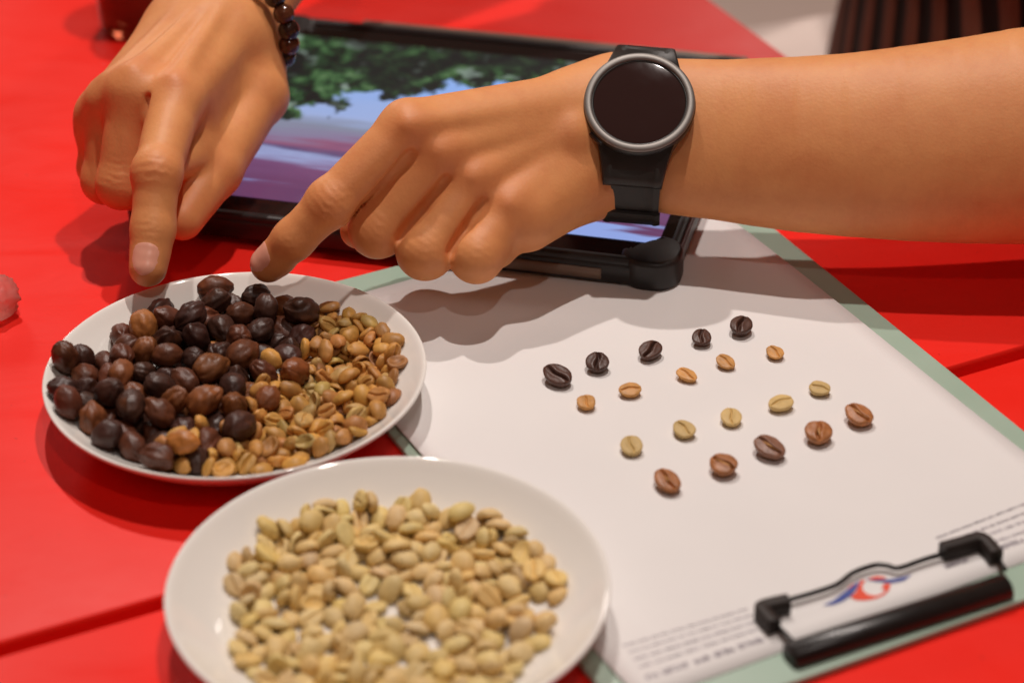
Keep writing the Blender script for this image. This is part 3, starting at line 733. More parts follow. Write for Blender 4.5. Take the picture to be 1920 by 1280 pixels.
 (-94.1,-88.5,13.6,0.43,-0.87,0.18,0.17,0.88),
 (-60.6,-67,17.6,0.29,-0.72,0.58,0.26,1.13),
 (-79.6,-41.8,13.9,0.42,-0.58,-0.48,0.5,0.89),
 (-83,-84.7,18.6,0.77,0.06,0.15,0.62,1.12),
 (-61.1,-93.3,18.6,0.94,-0.18,0.21,0.19,0.89),
 (-92.3,-55.2,12.5,0.07,-0.98,0.13,-0.1,0.86),
 (-81.9,-98.7,17.5,0.03,0.14,0.28,-0.95,0.91),
 (-102.9,-86.6,14.2,0.8,0.1,-0.43,0.4,0.94),
 (-64.1,-31.4,17,0.02,-0.96,-0.17,0.21,1.13),
 (-54,-70.7,20.4,0.22,-0.16,-0.16,0.95,1.08),
 (-105.3,-74.6,19,0.31,-0.47,-0.58,0.58,0.98),
 (-130.6,-102.1,16.7,0.16,0.77,0.31,-0.53,1.04),
 (-83.7,-41.8,14,0.27,0.8,-0.54,0,0.93),
 (-67.6,-20.9,18.1,0.12,0.54,-0.74,-0.39,1.07),
 (-90.6,-84.1,13.7,0.26,0.38,0.4,0.79,0.98),
 (-81.6,-26.5,17.5,0.01,-0.73,-0.67,-0.1,0.91),
 (-54.2,-20.8,19.5,0.1,0.61,0.73,0.3,0.97),
 (-112.8,-115,16.2,0.32,-0.06,0.15,-0.93,1.04),
 (-49,-53.9,18.1,0.36,0.49,-0.06,-0.79,0.87),
 (-77.9,-56.2,14.1,0.11,-0.64,0.76,0.02,0.92),
 (-98.1,-112.3,13.4,0.22,0.91,0.35,-0.03,1.02),
 (-85.5,-89.1,14.7,0.51,0.8,0.14,-0.26,1.02),
 (-64.7,-10.7,21,0.43,-0.02,-0.32,-0.84,0.96),
 (-107.5,-79.7,12.5,0.05,-0.16,0.91,-0.37,0.99),
): BEANS.append(('honey',) + _r)
for _r in (
 (-75.2,-251.1,14.1,0.06,-0.49,-0.83,0.25,1.07),
 (-41.6,-235.1,11.1,0.96,0.26,0.05,0.05,0.97),
 (-46.2,-205.1,10.7,0.63,-0.14,0,-0.76,0.91),
 (-9.2,-159.3,14,0.21,-0.53,-0.23,0.79,0.96),
 (-65.5,-140.8,14.6,0.12,-0.71,0.65,0.22,0.86),
 (-11.3,-166.1,12.2,0.88,-0.3,-0.08,-0.36,1.07),
 (-29.1,-236.2,11,0.99,-0.1,0.04,0.01,1.04),
 (-40.7,-156.7,10.9,0.24,0.38,-0.89,-0.02,0.93),
 (-53.3,-155.2,9.5,0.03,-0.87,-0.5,-0.02,0.93),
 (-62.6,-153.2,12,0.17,0.15,-0.2,0.95,1.07),
 (-86.4,-239.5,14.5,0.9,0.12,0.37,0.17,0.96),
 (-36.9,-249.7,12.7,0.29,-0.83,0.29,-0.38,1.05),
 (-5.3,-240.3,13.9,0.15,-0.16,0.23,0.95,0.96),
 (-61.8,-193.4,9.3,0,-0.07,-1,-0,1.01),
 (-82.5,-219.8,11,0.45,-0.01,0.11,-0.89,1.03),
 (-7.9,-213.4,9.4,0,0.57,0.82,0,1.05),
 (-58.6,-211.6,9.2,0,1,-0.06,-0,0.91),
 (-24.2,-178.3,9.4,0,-0.44,0.9,0,1.07),
 (-98.9,-200.7,13.5,0.29,0.28,0.65,0.64,0.94),
 (8.1,-170.1,16.2,0.1,0.7,-0.62,-0.33,0.85),
 (-91.6,-156.2,17.6,0.06,0.93,-0.12,-0.35,1.08),
 (-52,-253.4,11.2,0.02,0.21,0.96,-0.18,0.95),
 (-80.3,-153.5,15.4,0.21,0.16,0.81,0.53,1),
 (-80,-177.9,11.1,0.71,-0.08,-0.04,-0.7,1.05),
 (-46.6,-215.5,11.5,0.95,0.32,0.01,0.04,1.11),
 (-64.1,-180.5,9.1,0,-0.32,-0.95,-0,0.87),
 (-12.9,-248.9,16.1,0.27,-0.87,-0.4,-0.1,1.05),
 (-54.4,-139.8,17.3,0.63,0.46,-0.51,-0.36,0.99),
 (-32.4,-157.2,12,0.03,0.06,0.89,-0.45,1.07),
 (-24.6,-210,11.3,0.43,-0.75,-0.44,0.22,0.93),
 (-77.7,-148.4,16.9,0.71,-0.15,0.64,-0.25,1),
 (10.2,-206.2,11.9,0.18,0.03,0.98,-0.02,1.02),
 (-95.3,-214.3,12,0.36,0.87,-0.31,-0.14,0.98),
 (-14.6,-235.1,9.6,0.05,0.54,0.84,-0.02,0.89),
 (-22.5,-139.1,16.1,0.24,-0.96,-0.08,-0.11,0.91),
 (-35.8,-137.4,15.4,0.18,-0.58,0.77,0.18,1.11),
 (-66,-241,13.1,0.78,0.31,-0.4,0.37,1.04),
 (-87.5,-176.8,10.9,0.14,0.42,0.9,0.01,0.86),
 (-95.8,-190.2,13.7,0.68,0.52,-0.33,0.39,0.99),
 (7.5,-219.5,12.2,0.06,0.98,-0.07,0.18,1.03),
 (-101.8,-186.2,14.6,0.45,0.2,-0.26,0.83,0.94),
 (-26,-202,9.1,0,-0.72,0.69,-0,0.89),
 (-4.5,-169.8,10.2,0.07,0.21,0.97,0.07,0.9),
 (-64,-253.2,15.1,0.12,0.14,0.9,0.39,1.06),
 (-19.6,-236.5,10.8,0.02,0.97,0.04,0.25,0.87),
 (-42.6,-141,14.8,0.78,0.12,-0.33,0.51,0.99),
 (-43.9,-150.4,11.3,0.77,-0.12,-0.11,0.62,0.87),
 (-81.3,-210.6,9.2,0,-0.84,-0.54,0,0.9),
 (-28.8,-250.8,13.5,0.45,-0.47,-0.31,0.69,0.96),
 (-2.4,-225.2,10.3,0.04,-0.47,0.88,-0.08,1.07),
 (-14.9,-198.3,9.4,0,-0.98,0.2,-0,1.06),
 (-89.6,-234,11.9,0.11,-0.24,-0.95,0.14,0.93),
 (-74.6,-157.3,13.3,0.08,-0.67,0.55,-0.49,0.98),
 (-42.1,-179.7,11.6,0.9,-0.3,-0.14,0.29,1.1),
 (-40.8,-165.6,9.4,0,-0.85,0.52,0,1.06),
 (-67.6,-213.4,9.3,0,0.98,-0.2,-0,0.99),
 (-61.6,-225.6,9.5,0.01,0.53,0.85,0.03,1.03),
 (-80.8,-160.8,13.3,0.54,-0.11,0.63,-0.55,1.01),
 (-10.1,-226.7,11.2,0.23,0.42,0.88,0.01,1.1),
 (-31.6,-247.3,13.2,0.36,0.76,0.25,0.48,1.08),
 (-29,-166.6,11,0.87,0.04,-0.07,0.48,1),
 (-5.7,-155.4,16.4,0.06,0.34,0.87,-0.35,1.08),
 (2.4,-183,13,0.15,0.47,0.35,0.79,0.98),
 (-83.3,-246.6,14.3,0.17,0.12,-0.96,0.16,1.11),
 (0.2,-195.4,11.9,0.93,-0.29,-0.19,0.11,1.1),
 (-9.5,-181.4,11.1,0.2,-0.18,-0.16,-0.95,0.93),
 (-72.9,-192.8,11,0.96,0.14,0.08,0.22,1.02),
 (-63.1,-248.2,12.7,0.22,0.27,0.23,0.91,1.05),
 (-70.4,-159.8,13.2,0.48,0.75,-0.07,0.45,1.09),
 (-18.7,-168.2,9.4,0.01,-0.55,0.83,0,1.01),
 (-85.9,-206.3,11.5,0.35,0.92,-0.15,0.03,1.09),
 (-1.2,-233.8,13.3,0.35,-0.26,0.09,0.9,0.92),
 (-62.2,-169,11,0.62,0.08,0.06,-0.78,1.04),
 (-79.3,-227.9,11.4,0.06,0.38,0.82,-0.42,0.93),
 (-73.8,-238.5,11.7,0.79,0.06,0.15,0.6,1.09),
 (-57.7,-243.4,11.5,0.93,-0.28,0.11,-0.21,1.05),
 (-2.7,-206.9,11.2,0,-0.05,0.89,-0.44,0.91),
 (-97.3,-171.9,16.1,0.77,-0.06,0.62,0.08,0.97),
 (-47.1,-261.5,14.9,0.23,0.87,-0.43,0.11,1.05),
 (-22.2,-253,13.1,0.21,0.87,0.44,-0.02,1.09),
 (0.1,-176.1,13.2,0.29,-0.11,-0.39,-0.87,1.02),
 (-45.4,-171.6,10.9,0.08,0.01,-0.08,0.99,1),
 (-25,-145.6,13.1,0.19,-0.87,-0.41,-0.2,0.92),
 (-97.7,-178.9,15.3,0.31,0.21,0.92,-0.07,0.98),
 (-73.2,-201.2,10.8,0.32,-0.01,0.12,-0.94,0.98),
 (11.6,-177,14.3,0.23,-0.64,0.73,-0.08,1.02),
 (-48.5,-223.1,9.2,0,0.71,0.7,-0,0.9),
 (-23.7,-156,11.9,0.84,-0.03,0.27,0.47,0.89),
 (-33.2,-268.9,20.1,0.31,0.89,0.33,-0.05,0.88),
 (-37.1,-196.1,11.1,0.99,-0,0.1,0.02,1.07),
 (-63.3,-208.1,11.3,0.52,-0.4,-0.14,0.74,0.87),
 (-16.1,-216.3,11.7,0.28,-0.07,-0.64,0.71,0.95),
 (9.4,-188.5,11.9,0.13,-0.83,0.53,-0.13,1.09),
 (-91.9,-162.9,16.1,0.75,-0.35,0.18,-0.54,1.02),
 (-19.7,-147.4,17.6,0.09,0.95,0.3,0.08,1.1),
 (-45.5,-249.4,13.4,0.4,-0.52,-0.73,-0.19,1.09),
 (-12,-151.7,12.7,0.2,-0.84,0.5,-0.01,0.86),
 (-71.8,-147.6,15.9,0.16,0.3,-0.6,0.73,1.09),
 (-37.1,-146.3,11.2,0.1,-0.56,0.81,0.12,0.93),
 (-34.7,-220.8,9.4,0,0.55,-0.84,0,1.11),
 (-90.2,-220.3,10.1,0,0.94,0.34,-0.09,0.93),
 (-36.6,-242.8,9.5,0.01,0.14,0.99,-0.03,0.97),
 (-58.7,-161.7,9.4,0,-0.14,-0.99,-0,1.07),
 (-72.3,-184.8,10.5,0.2,-0.1,0.02,0.97,0.86),
 (-45,-186.7,12.1,0.23,-0.86,-0.32,-0.3,1.1),
 (-84.1,-190.8,12,0.69,0.01,-0.54,-0.49,0.92),
 (-60.8,-236.5,11.2,0,-0.06,0.93,-0.37,0.98),
 (-102.7,-173.6,15.2,0.09,0.68,-0.69,-0.24,0.85),
 (-28.6,-191.8,11.2,0.26,-0.77,0.57,0.11,1.02),
 (-56.6,-174.5,10,0.12,0.09,-0.99,0.01,0.9),
 (-46.7,-158.7,10.8,0.98,-0.01,0.09,-0.2,0.95),
 (-61.2,-186.3,12.1,0.39,0.02,-0.92,0.11,1.07),
 (-14.7,-186.8,10.4,0.18,-0.82,0.54,0,0.99),
 (-36.4,-162.5,11.3,0.27,0.29,-0.92,0.01,1.03),
 (-15.9,-256.9,16.2,0.27,0.83,0.48,-0.01,1),
 (-83.4,-170.6,12.1,0.65,-0.73,0.22,0.04,0.92),
 (-6.2,-247.1,14.4,0.11,0.89,-0.38,0.22,0.9),
 (-80.9,-201,9.9,0.06,-0.83,0.55,-0.11,0.89),
 (-34.1,-174.7,10.3,0.08,-0.14,0.98,-0.09,1.09),
 (-86.8,-164,14.3,0.6,-0.31,-0.31,0.67,1.05),
 (-75.3,-133,22.3,0.15,-0.04,-0.94,-0.3,1.09),
 (-91.8,-185,10.1,0.04,0.58,-0.81,-0.05,1.08),
 (-37.3,-186.6,11,0.59,0.07,0.17,0.79,1.01),
 (-18,-221.8,9.2,0,-0.25,0.97,-0,0.94),
 (-34,-230.3,11.3,0.09,0.05,-0.3,-0.95,1.04),
 (-58.5,-145.7,13.1,0.74,0.22,0.09,-0.63,0.92),
 (-33,-202.3,10.7,0.94,0.19,0.11,0.26,0.89),
 (-51.7,-210,10.4,0.08,0.98,-0.01,-0.16,0.94),
 (-50.2,-194.9,10.5,0.32,-0.05,-0.09,-0.94,0.87),
 (-16.8,-241.5,12,0.85,-0.46,-0.13,0.22,0.9),
 (-91.6,-195.5,10.4,0.09,-0.91,-0.38,0.15,0.99),
 (-76.1,-167.9,11.3,0.8,-0.06,-0.08,0.59,1.06),
 (-54.7,-228.5,12,0.63,-0.37,0.48,-0.48,1.06),
 (-12.2,-172.4,9.4,0.02,-0.46,0.89,0,0.96),
 (-48.7,-232.6,12.3,0.64,-0.34,0.37,0.57,0.96),
 (-58.6,-139.5,17.9,0.73,0.36,-0.41,-0.41,1.02),
 (-16.9,-180.1,11.3,0.29,0.75,0.58,-0.13,0.98),
 (-72,-224.1,12.1,0.09,-0.41,0.79,0.46,1.09),
 (-75.8,-219.8,11.3,0.35,-0.34,0.11,-0.86,0.86),
 (-0.6,-162.8,15.3,0.77,-0.33,0.21,0.49,0.88),
 (-67.2,-230.1,10.9,0.19,-0.48,0.85,0.01,1.09),
 (-26.7,-187.2,9.2,0,0.6,0.8,0,0.96),
 (-13.9,-206.1,9.2,0,-0.97,0.23,-0,0.95),
 (-50.9,-143.5,12.1,0.1,-0.62,0.76,0.16,1),
 (-38.1,-258.5,16.2,0.34,-0.92,-0.2,-0.02,1.01),
 (-24.8,-243.1,12.1,0.36,-0.24,0.14,-0.89,1.08),
 (-56,-258.6,16.8,0.12,0.65,0.72,0.2,1.07),
 (-24.7,-160.8,12,0.86,-0.43,0.28,0.05,0.96),
 (1.9,-212,12.5,0.34,-0.26,0.87,0.24,1.03),
 (-2.4,-186.1,9.7,0.02,0.49,0.87,0.03,1.09),
 (-44.1,-240.2,11,0.06,-0.43,0.86,0.26,1),
 (-90.9,-171.6,17.7,0.23,0.26,0.14,0.93,1.08),
 (-23.4,-229,9.4,0,0.7,-0.71,0,1.08),
 (15.2,-194.5,13.9,0.23,-0.36,0.9,-0.07,0.86),
 (-75.5,-246.1,15.7,0.51,0.74,-0.44,0.04,1.02),
 (-51,-166.5,11.4,0.29,0.63,0.72,0.08,1.1),
 (-69.6,-173.6,11.3,0.05,0.05,0.24,-0.97,1.09),
 (-85.8,-147.7,17.7,0.02,-0.76,0.62,0.19,0.89),
 (-37.9,-213.6,10.6,0.9,-0.03,0.09,0.42,0.91),
 (-9,-150.6,17.6,0.11,0.19,-0.9,0.37,1.05),
 (-31.1,-166.5,13,0.03,-0.84,-0.53,-0.08,0.96),
 (-47.6,-160,15.8,0.19,-0.35,-0.12,-0.91,1.1),
 (-78.7,-192.7,12.5,0.69,-0.18,0.61,-0.33,1.04),
 (-18.9,-172.1,12.3,0.22,-0.85,0.48,0.04,1.05),
 (1.6,-225.8,13.5,0.16,-0.9,-0.38,0.14,1.05),
 (-90,-211.5,11.5,0.16,-0.23,-0.9,0.35,1.02),
 (7.1,-182.5,16.5,0.74,0.1,-0.01,-0.67,1.1),
 (-24,-193.9,12,0.53,-0.49,-0.67,0.15,0.99),
 (-71.4,-142.2,17.8,0.31,0.95,0.02,0.02,0.93),
 (0.4,-200.7,11.6,0.63,-0.75,-0.16,-0.1,0.87),
 (-58.4,-250.8,13.6,0.55,-0.4,-0.65,0.34,0.92),
 (-31.4,-143.9,15.4,0.06,-0.86,-0.33,0.38,0.95),
 (-72.5,-218.7,11,0.26,-0.61,-0.71,0.25,0.93),
 (-40.6,-170.8,13.3,0.06,-0.13,-0.99,0.01,1.08),
 (-53.9,-151.2,11.8,0.3,0.87,0.39,0.03,0.93),
 (-42.6,-242.7,13.6,0.06,-0.49,0.79,0.37,1.02),
 (-21.2,-219.6,11.7,0.27,0.07,0.95,-0.14,1.11),
 (4.7,-206.3,12.3,0.36,-0.62,0.58,-0.39,0.99),
 (-78.9,-184.3,12.5,0.55,-0.38,-0.73,-0.15,0.98),
 (-54.9,-220.1,10.2,0.12,-0.27,0.95,-0.02,1.04),
 (-82,-233.1,13.6,0.71,0.51,0.21,-0.43,1.11),
 (-75.7,-153.7,19.1,0.27,-0.84,-0.45,0.12,1.11),
 (-82.6,-174.2,14.8,0.07,0.06,-0.96,-0.27,0.98),
 (-73.8,-255.5,17.4,0.21,-0.01,-0.96,-0.17,0.95),
 (-53.6,-256.2,14.3,0.07,-0.96,-0.24,-0.14,0.87),
 (-14.5,-245.4,14.1,0.34,-0.89,0.26,0.15,0.9),
 (-10.1,-221.2,11.9,0.26,0.55,-0.71,0.36,0.98),
 (-31.8,-255.2,14.7,0.36,-0.38,0.8,-0.3,0.92),
 (-25.9,-173.4,11.2,0.23,0.47,0.81,-0.27,0.87),
 (-52.5,-202.5,10.8,0.65,-0.2,-0.13,0.72,0.91),
 (-51,-239.2,12.2,0.13,0.53,-0.32,-0.77,0.95),
 (-13.5,-257.1,20,0.08,-0.52,-0.84,0.15,1.09),
 (-7.1,-176.7,12.3,0.07,-0.73,-0.47,0.48,1.04),
 (-59.5,-227.7,16.2,0.88,0.11,-0.46,-0.01,0.98),
 (-89.4,-200.5,11.7,0.75,-0.58,-0.04,0.33,0.94),
 (-79.9,-239.1,14.4,0.62,-0.32,-0.17,0.69,0.97),
 (-49.5,-177.3,11.4,0.43,0.79,-0.44,0.01,0.94),
 (-31.3,-150.1,11.1,0.1,-0.23,0.94,0.21,0.89),
 (-92.3,-168.8,12.8,0.26,0.1,-0.95,-0.14,0.91),
 (-28.4,-204.1,12.4,0.09,-0.71,-0.69,-0.14,1.12),
 (-94.6,-182.1,13.1,0.26,0.87,0.42,0.05,1.1),
 (-11.4,-159.7,14.1,0.33,0.6,0.55,0.48,0.96),
 (-65.2,-200.2,9.9,0.09,-0.86,0.5,0.01,1.01),
 (-72,-230.7,12.7,0.37,0.06,0.89,0.25,0.92),
 (-64.2,-148,14,0.27,0.24,0.88,-0.3,0.85),
 (-18.3,-191.7,12.4,0.84,0.21,-0.5,-0.08,1.01),
 (-53.3,-182.2,10.8,0.8,-0.01,-0.11,0.59,0.98),
 (-40.6,-255.3,12.7,0.05,0.84,-0.49,0.22,0.89),
 (-92.3,-175.2,13.7,0.44,-0.23,0.35,0.8,0.9),
 (-17.1,-159.1,10,0.05,-0.17,0.98,0.06,0.92),
 (-101.5,-153.2,22,0.32,-0.39,-0.86,-0.08,0.91),
 (-35.9,-237,13.9,0.89,0.07,-0.22,0.39,1),
 (-36.3,-146.7,14.6,0.07,0.07,-0.99,-0.11,0.94),
 (-27.4,-225,11.2,0.24,0.27,0.92,-0.1,0.97),
 (-62.1,-176.2,12.9,0.74,-0.39,0.55,0.07,0.95),
 (-44.5,-146.5,14.7,0.06,0.75,0.6,0.28,1.09),
 (-1.8,-188.6,13.5,0.13,-0.83,0.54,0.02,1.08),
 (-55.1,-162.4,15.1,0.92,-0.05,-0.1,-0.38,1.1),
 (-67.4,-163.2,11,0.08,-0.32,0.91,-0.25,1.04),
 (-17.6,-232.3,13.4,0.25,0.75,-0.61,0.06,1.09),
 (-78.7,-140.9,20.3,0.74,0.42,-0.05,0.52,1.06),
 (0.7,-160.5,16.6,0.19,0.39,0.85,-0.3,1),
 (-19.5,-245.9,15.1,0.47,-0.04,0.87,0.14,0.94),
 (3.4,-169.2,14.4,0.66,0.17,0.06,-0.73,1.11),
 (-60,-233.1,12.9,0.21,0.4,0.8,-0.41,0.93),
 (-8.6,-233.6,13.1,0.49,-0.33,0.39,0.71,1.05),
 (-55,-236.6,13.1,0.57,-0.29,-0.76,-0.11,1.11),
 (-57.1,-213.4,13,0.11,-0.94,-0.29,-0.13,1.03),
 (-11.6,-180.2,13.8,0.25,0.5,-0.83,0.07,0.89),
 (-96.4,-196,13.4,0.5,0.46,0.73,0.01,1.01),
 (-69.6,-246.7,11.6,0.26,0.5,-0.82,0.09,0.88),
 (-46.6,-228.8,13,0.25,0.97,0.03,-0.07,1.05),
 (-19.1,-148.5,13.7,0.76,0.18,-0.18,0.6,0.87),
 (-76.8,-165.2,14.9,0.23,0.86,-0.39,0.25,1.12),
 (14.9,-187.6,16.9,0.79,-0.06,-0.08,-0.61,1.09),
 (-17.7,-209.9,11.8,0.88,0.31,-0.13,-0.33,0.9),
 (-29.8,-180.7,10.9,0.03,0.93,0.23,0.28,0.91),
 (-31.8,-248.7,18,0.18,-0.98,-0.07,-0.01,0.9),
 (-85.9,-156.3,16.9,0.54,0.63,-0.49,-0.26,1.09),
 (-34.7,-196.1,12.9,0.02,-0.97,-0.23,0.1,0.96),
 (-57.9,-196.4,11.5,0.14,0.57,-0.75,-0.3,1.09),
 (-4.6,-165.7,13.1,0.36,0.79,-0.49,-0.03,0.94),
 (-66.5,-188.5,12.7,0.71,0.3,0.59,0.26,1.07),
 (-71.7,-177.9,11.4,0.34,-0.89,0.31,0.03,1.03),
 (-38.7,-264.9,18.7,0.13,0.87,0.47,0.05,0.97),
 (-93.3,-227.8,13.8,0.89,-0.19,0.16,0.38,1.06),
 (-84.3,-221.1,13.3,0.02,-0.65,0.75,0.1,1.01),
 (-72.5,-209.9,10.8,0.19,0.97,-0.04,0.16,0.93),
 (-97.5,-220.8,13.7,0.63,0.13,0.26,0.72,0.96),
 (-64.6,-137,18.5,0.01,-1,0.07,-0,0.93),
 (-61.6,-218.1,12.8,0.45,-0.59,0.09,-0.66,1.05),
 (10.5,-213.4,15.3,0.53,0.16,0.78,-0.3,1),
 (-38.1,-153.7,14,0.35,0.87,0.34,-0.13,1.06),
 (-35.3,-208.8,10.9,0.08,-0.15,-0.93,0.33,0.96),
 (-20.8,-184.3,13.1,0.7,-0.24,0.67,0.07,1.05),
 (-43.5,-166.7,15.8,0.03,-0.12,0.92,-0.37,1.11),
 (-97.3,-161.1,18.8,0.21,-0.13,0.97,-0.02,0.89),
 (-19.7,-199.9,12.2,0.16,-0.58,0.8,-0.03,1.05),
 (-42.7,-219.6,11.2,0.2,-0.58,-0.75,-0.24,0.95),
 (-68.8,-152.2,14.5,0.42,-0.31,0.85,0.1,1.07),
 (-6.8,-207.5,14.1,0.16,-0.9,0.21,-0.35,1.1),
 (-63,-157.1,14.9,0.76,-0.01,0.37,-0.53,1.03),
 (-50,-247.5,11.7,0.56,0.79,0.24,0.11,0.86),
 (-17.6,-154.7,15.1,0.55,0.11,0.02,-0.83,1.11),
 (-25,-234.6,13.5,0.05,0.67,0.74,-0,1),
 (-42.9,-208.4,12,0.43,0.08,-0.88,-0.19,0.96),
 (-94.4,-207.2,13.1,0.05,-0.74,0.47,-0.48,1.05),
 (-9.2,-191.9,11.9,0.91,0.21,0.27,-0.24,1.04),
 (-99.2,-165.8,18.3,0.03,-0,0.82,0.57,0.96),
 (-75.9,-170.8,13.7,0.06,-0.78,0.61,-0.09,0.92),
 (-84.5,-184.2,12.4,0.13,-0.82,0.25,-0.5,1.03),
): BEANS.append(('pale',) + _r)

# ------------------------------------------------------------------ beans and cherries
def nz(x, y, z, s): return noise.noise(Vector((x, y, z)) * s)
def bean_mesh(seed, ax, flat=0.45, crease=0.30, cw=0.10, wig=0.10, lump=0.06, nu=26, nv=40, beta=0.68, open_=0.0, peel=0.0):
    """coffee bean: long axis x, flat creased face up (+z)"""
    rg = random.Random(seed); off = Vector((rg.uniform(-50, 50), rg.uniform(-50, 50), rg.uniform(-50, 50)))
    ph = rg.uniform(0, 6.28); sk = rg.uniform(-.12, .12); vs, fs = [], []
    ts = [math.pi * (i + 0.0) / nu for i in range(nu + 1)]
    for i, t in enumerate(ts):
        for k in range(nv):
            q = 2 * math.pi * k / nv; f = q + beta * math.cos(q)
            st = max(math.sin(t), 1e-4) ** 0.92
            x = math.cos(t); y = st * math.cos(f); z = st * math.sin(f)
            d = Vector((x, y, z)); w = 1 + lump * noise.noise(d * 1.3 + off) + lump * .5 * noise.noise(d * 3.1 + off)
            y *= 1 + sk * x
            if z > 0:
                edge_ = math.sqrt(max(0, 1 - x * x - y * y))
                zz = flat * (1 - (1 - min(1, z)) ** 2.2) if z < 1 else flat
                line = wig * math.sin(2.6 * x + ph) * (1 - x * x)
                g = crease * math.exp(-((y - line) / cw) ** 2) * max(0, 1 - abs(x) ** 5)
                bul = 0.10 * math.exp(-((abs(y - line) - cw * 2.4) / (cw * 1.6)) ** 2) * max(0, 1 - x * x)
                z = zz - g + bul
                if open_: z -= open_ * max(0, 1 - (x * x + y * y) * 1.35)
            vs.append((x * ax[0] * w, y * ax[1] * w, z * ax[2] * w))
    for i in range(nu):
        for k in range(nv): fs.append((i * nv + k, i * nv + (k + 1) % nv, (i + 1) * nv + (k + 1) % nv, (i + 1) * nv + k))
    m = pydata(vs, fs, 'bean'); bm = bmesh.new(); bm.from_mesh(m); bmesh.ops.remove_doubles(bm, verts=bm.verts, dist=1e-6)
    bmesh.ops.recalc_face_normals(bm, faces=bm.faces); bm.to_mesh(m); bm.free()
    m.polygons.foreach_set('use_smooth', [True] * len(m.polygons)); return m
def cherry_mesh(seed, ax, ridge=0.05, split=0.0, dent=0.12, nu=24, nv=36):
    rg = random.Random(seed); off = Vector((rg.uniform(-50, 50), rg.uniform(-50, 50), rg.uniform(-50, 50))); vs, fs = [], []; k1 = rg.randint(5, 9); p1 = rg.uniform(0, 6)
    for i in range(nu + 1):
        t = math.pi * i / nu
        for k in range(nv):
            f = 2 * math.pi * k / nv; st = max(math.sin(t), 1e-4)
            d = Vector((math.cos(t), st * math.cos(f), st * math.sin(f)))
            w = 1 + dent * noise.noise(d * 1.2 + off) + 0.06 * noise.noise(d * 3.4 + off)
            rr = abs(noise.noise(Vector((d.x * .8, 0, 0)) + Vector((math.cos(f), math.sin(f), 0)) * 2.2 + off)); w -= ridge * max(0, 0.30 - rr) * 3.0 * st
            w += ridge * 0.35 * math.sin(k1 * f + p1 + 1.5 * noise.noise(d * 2 + off)) * st
            if split: w -= split * math.exp(-((f - 1.6 - .3 * d.x) / 0.16) ** 2) * st
            x = d.x
            tip = 0.10 * math.exp(-((1 - x) / 0.05) ** 2) - 0.08 * math.exp(-((1 + x) / 0.06) ** 2) * -0.3
            vs.append(((x * w + tip) * ax[0], d.y * w * ax[1], d.z * w * ax[2]))
    for i in range(nu):
        for k in range(nv): fs.append((i * nv + k, i * nv + (k + 1) % nv, (i + 1) * nv + (k + 1) % nv, (i + 1) * nv + k))
    m = pydata(vs, fs, 'cherry'); bm = bmesh.new(); bm.from_mesh(m); bmesh.ops.remove_doubles(bm, verts=bm.verts, dist=1e-6)
    bmesh.ops.recalc_face_normals(bm, faces=bm.faces); bm.to_mesh(m); bm.free()
    m.polygons.foreach_set('use_smooth', [True] * len(m.polygons)); return m
CH = [cherry_mesh(100 + i, (.0070, .0058, .0056), r, s, d) for i, (r, s, d) in enumerate([(.05, 0, .10), (.09, 0, .13), (.12, .14, .15), (.06, .22, .12), (.03, .0, .08), (.13, 0, .18), (.08, .16, .16), (.06, 0, .12), (.15, .1, .15), (.10, .25, .14)])]
HO = [bean_mesh(200 + i, (.0045, .0036, .0029), .40, c, w, .12, l, 18, 30, open_=op) for i, (c, w, l, op) in enumerate([(.35, .10, .10, 0), (.5, .16, .16, 0), (.25, .08, .08, 0), (.40, .13, .18, 0), (.05, .1, .14, .6), (.45, .10, .12, 0), (.1, .1, .2, .9), (.3, .09, .14, .2)])]
PA = [bean_mesh(300 + i, (.0050, .0041, .0030), .40, c, w, .10, l, 18, 30, open_=op) for i, (c, w, l, op) in enumerate([(.35, .09, .08, 0), (.45, .12, .10, 0), (.25, .08, .07, 0), (.38, .10, .14, 0), (.04, .1, .10, .6), (.40, .08, .08, 0), (.1, .1, .16, 1.0), (.3, .09, .12, .2)])]
for meshes, mm in ((CH, M['cherry']), (HO, M['honey']), (PA, M['pale'])):
    for m_ in meshes: m_.materials.append(mm)
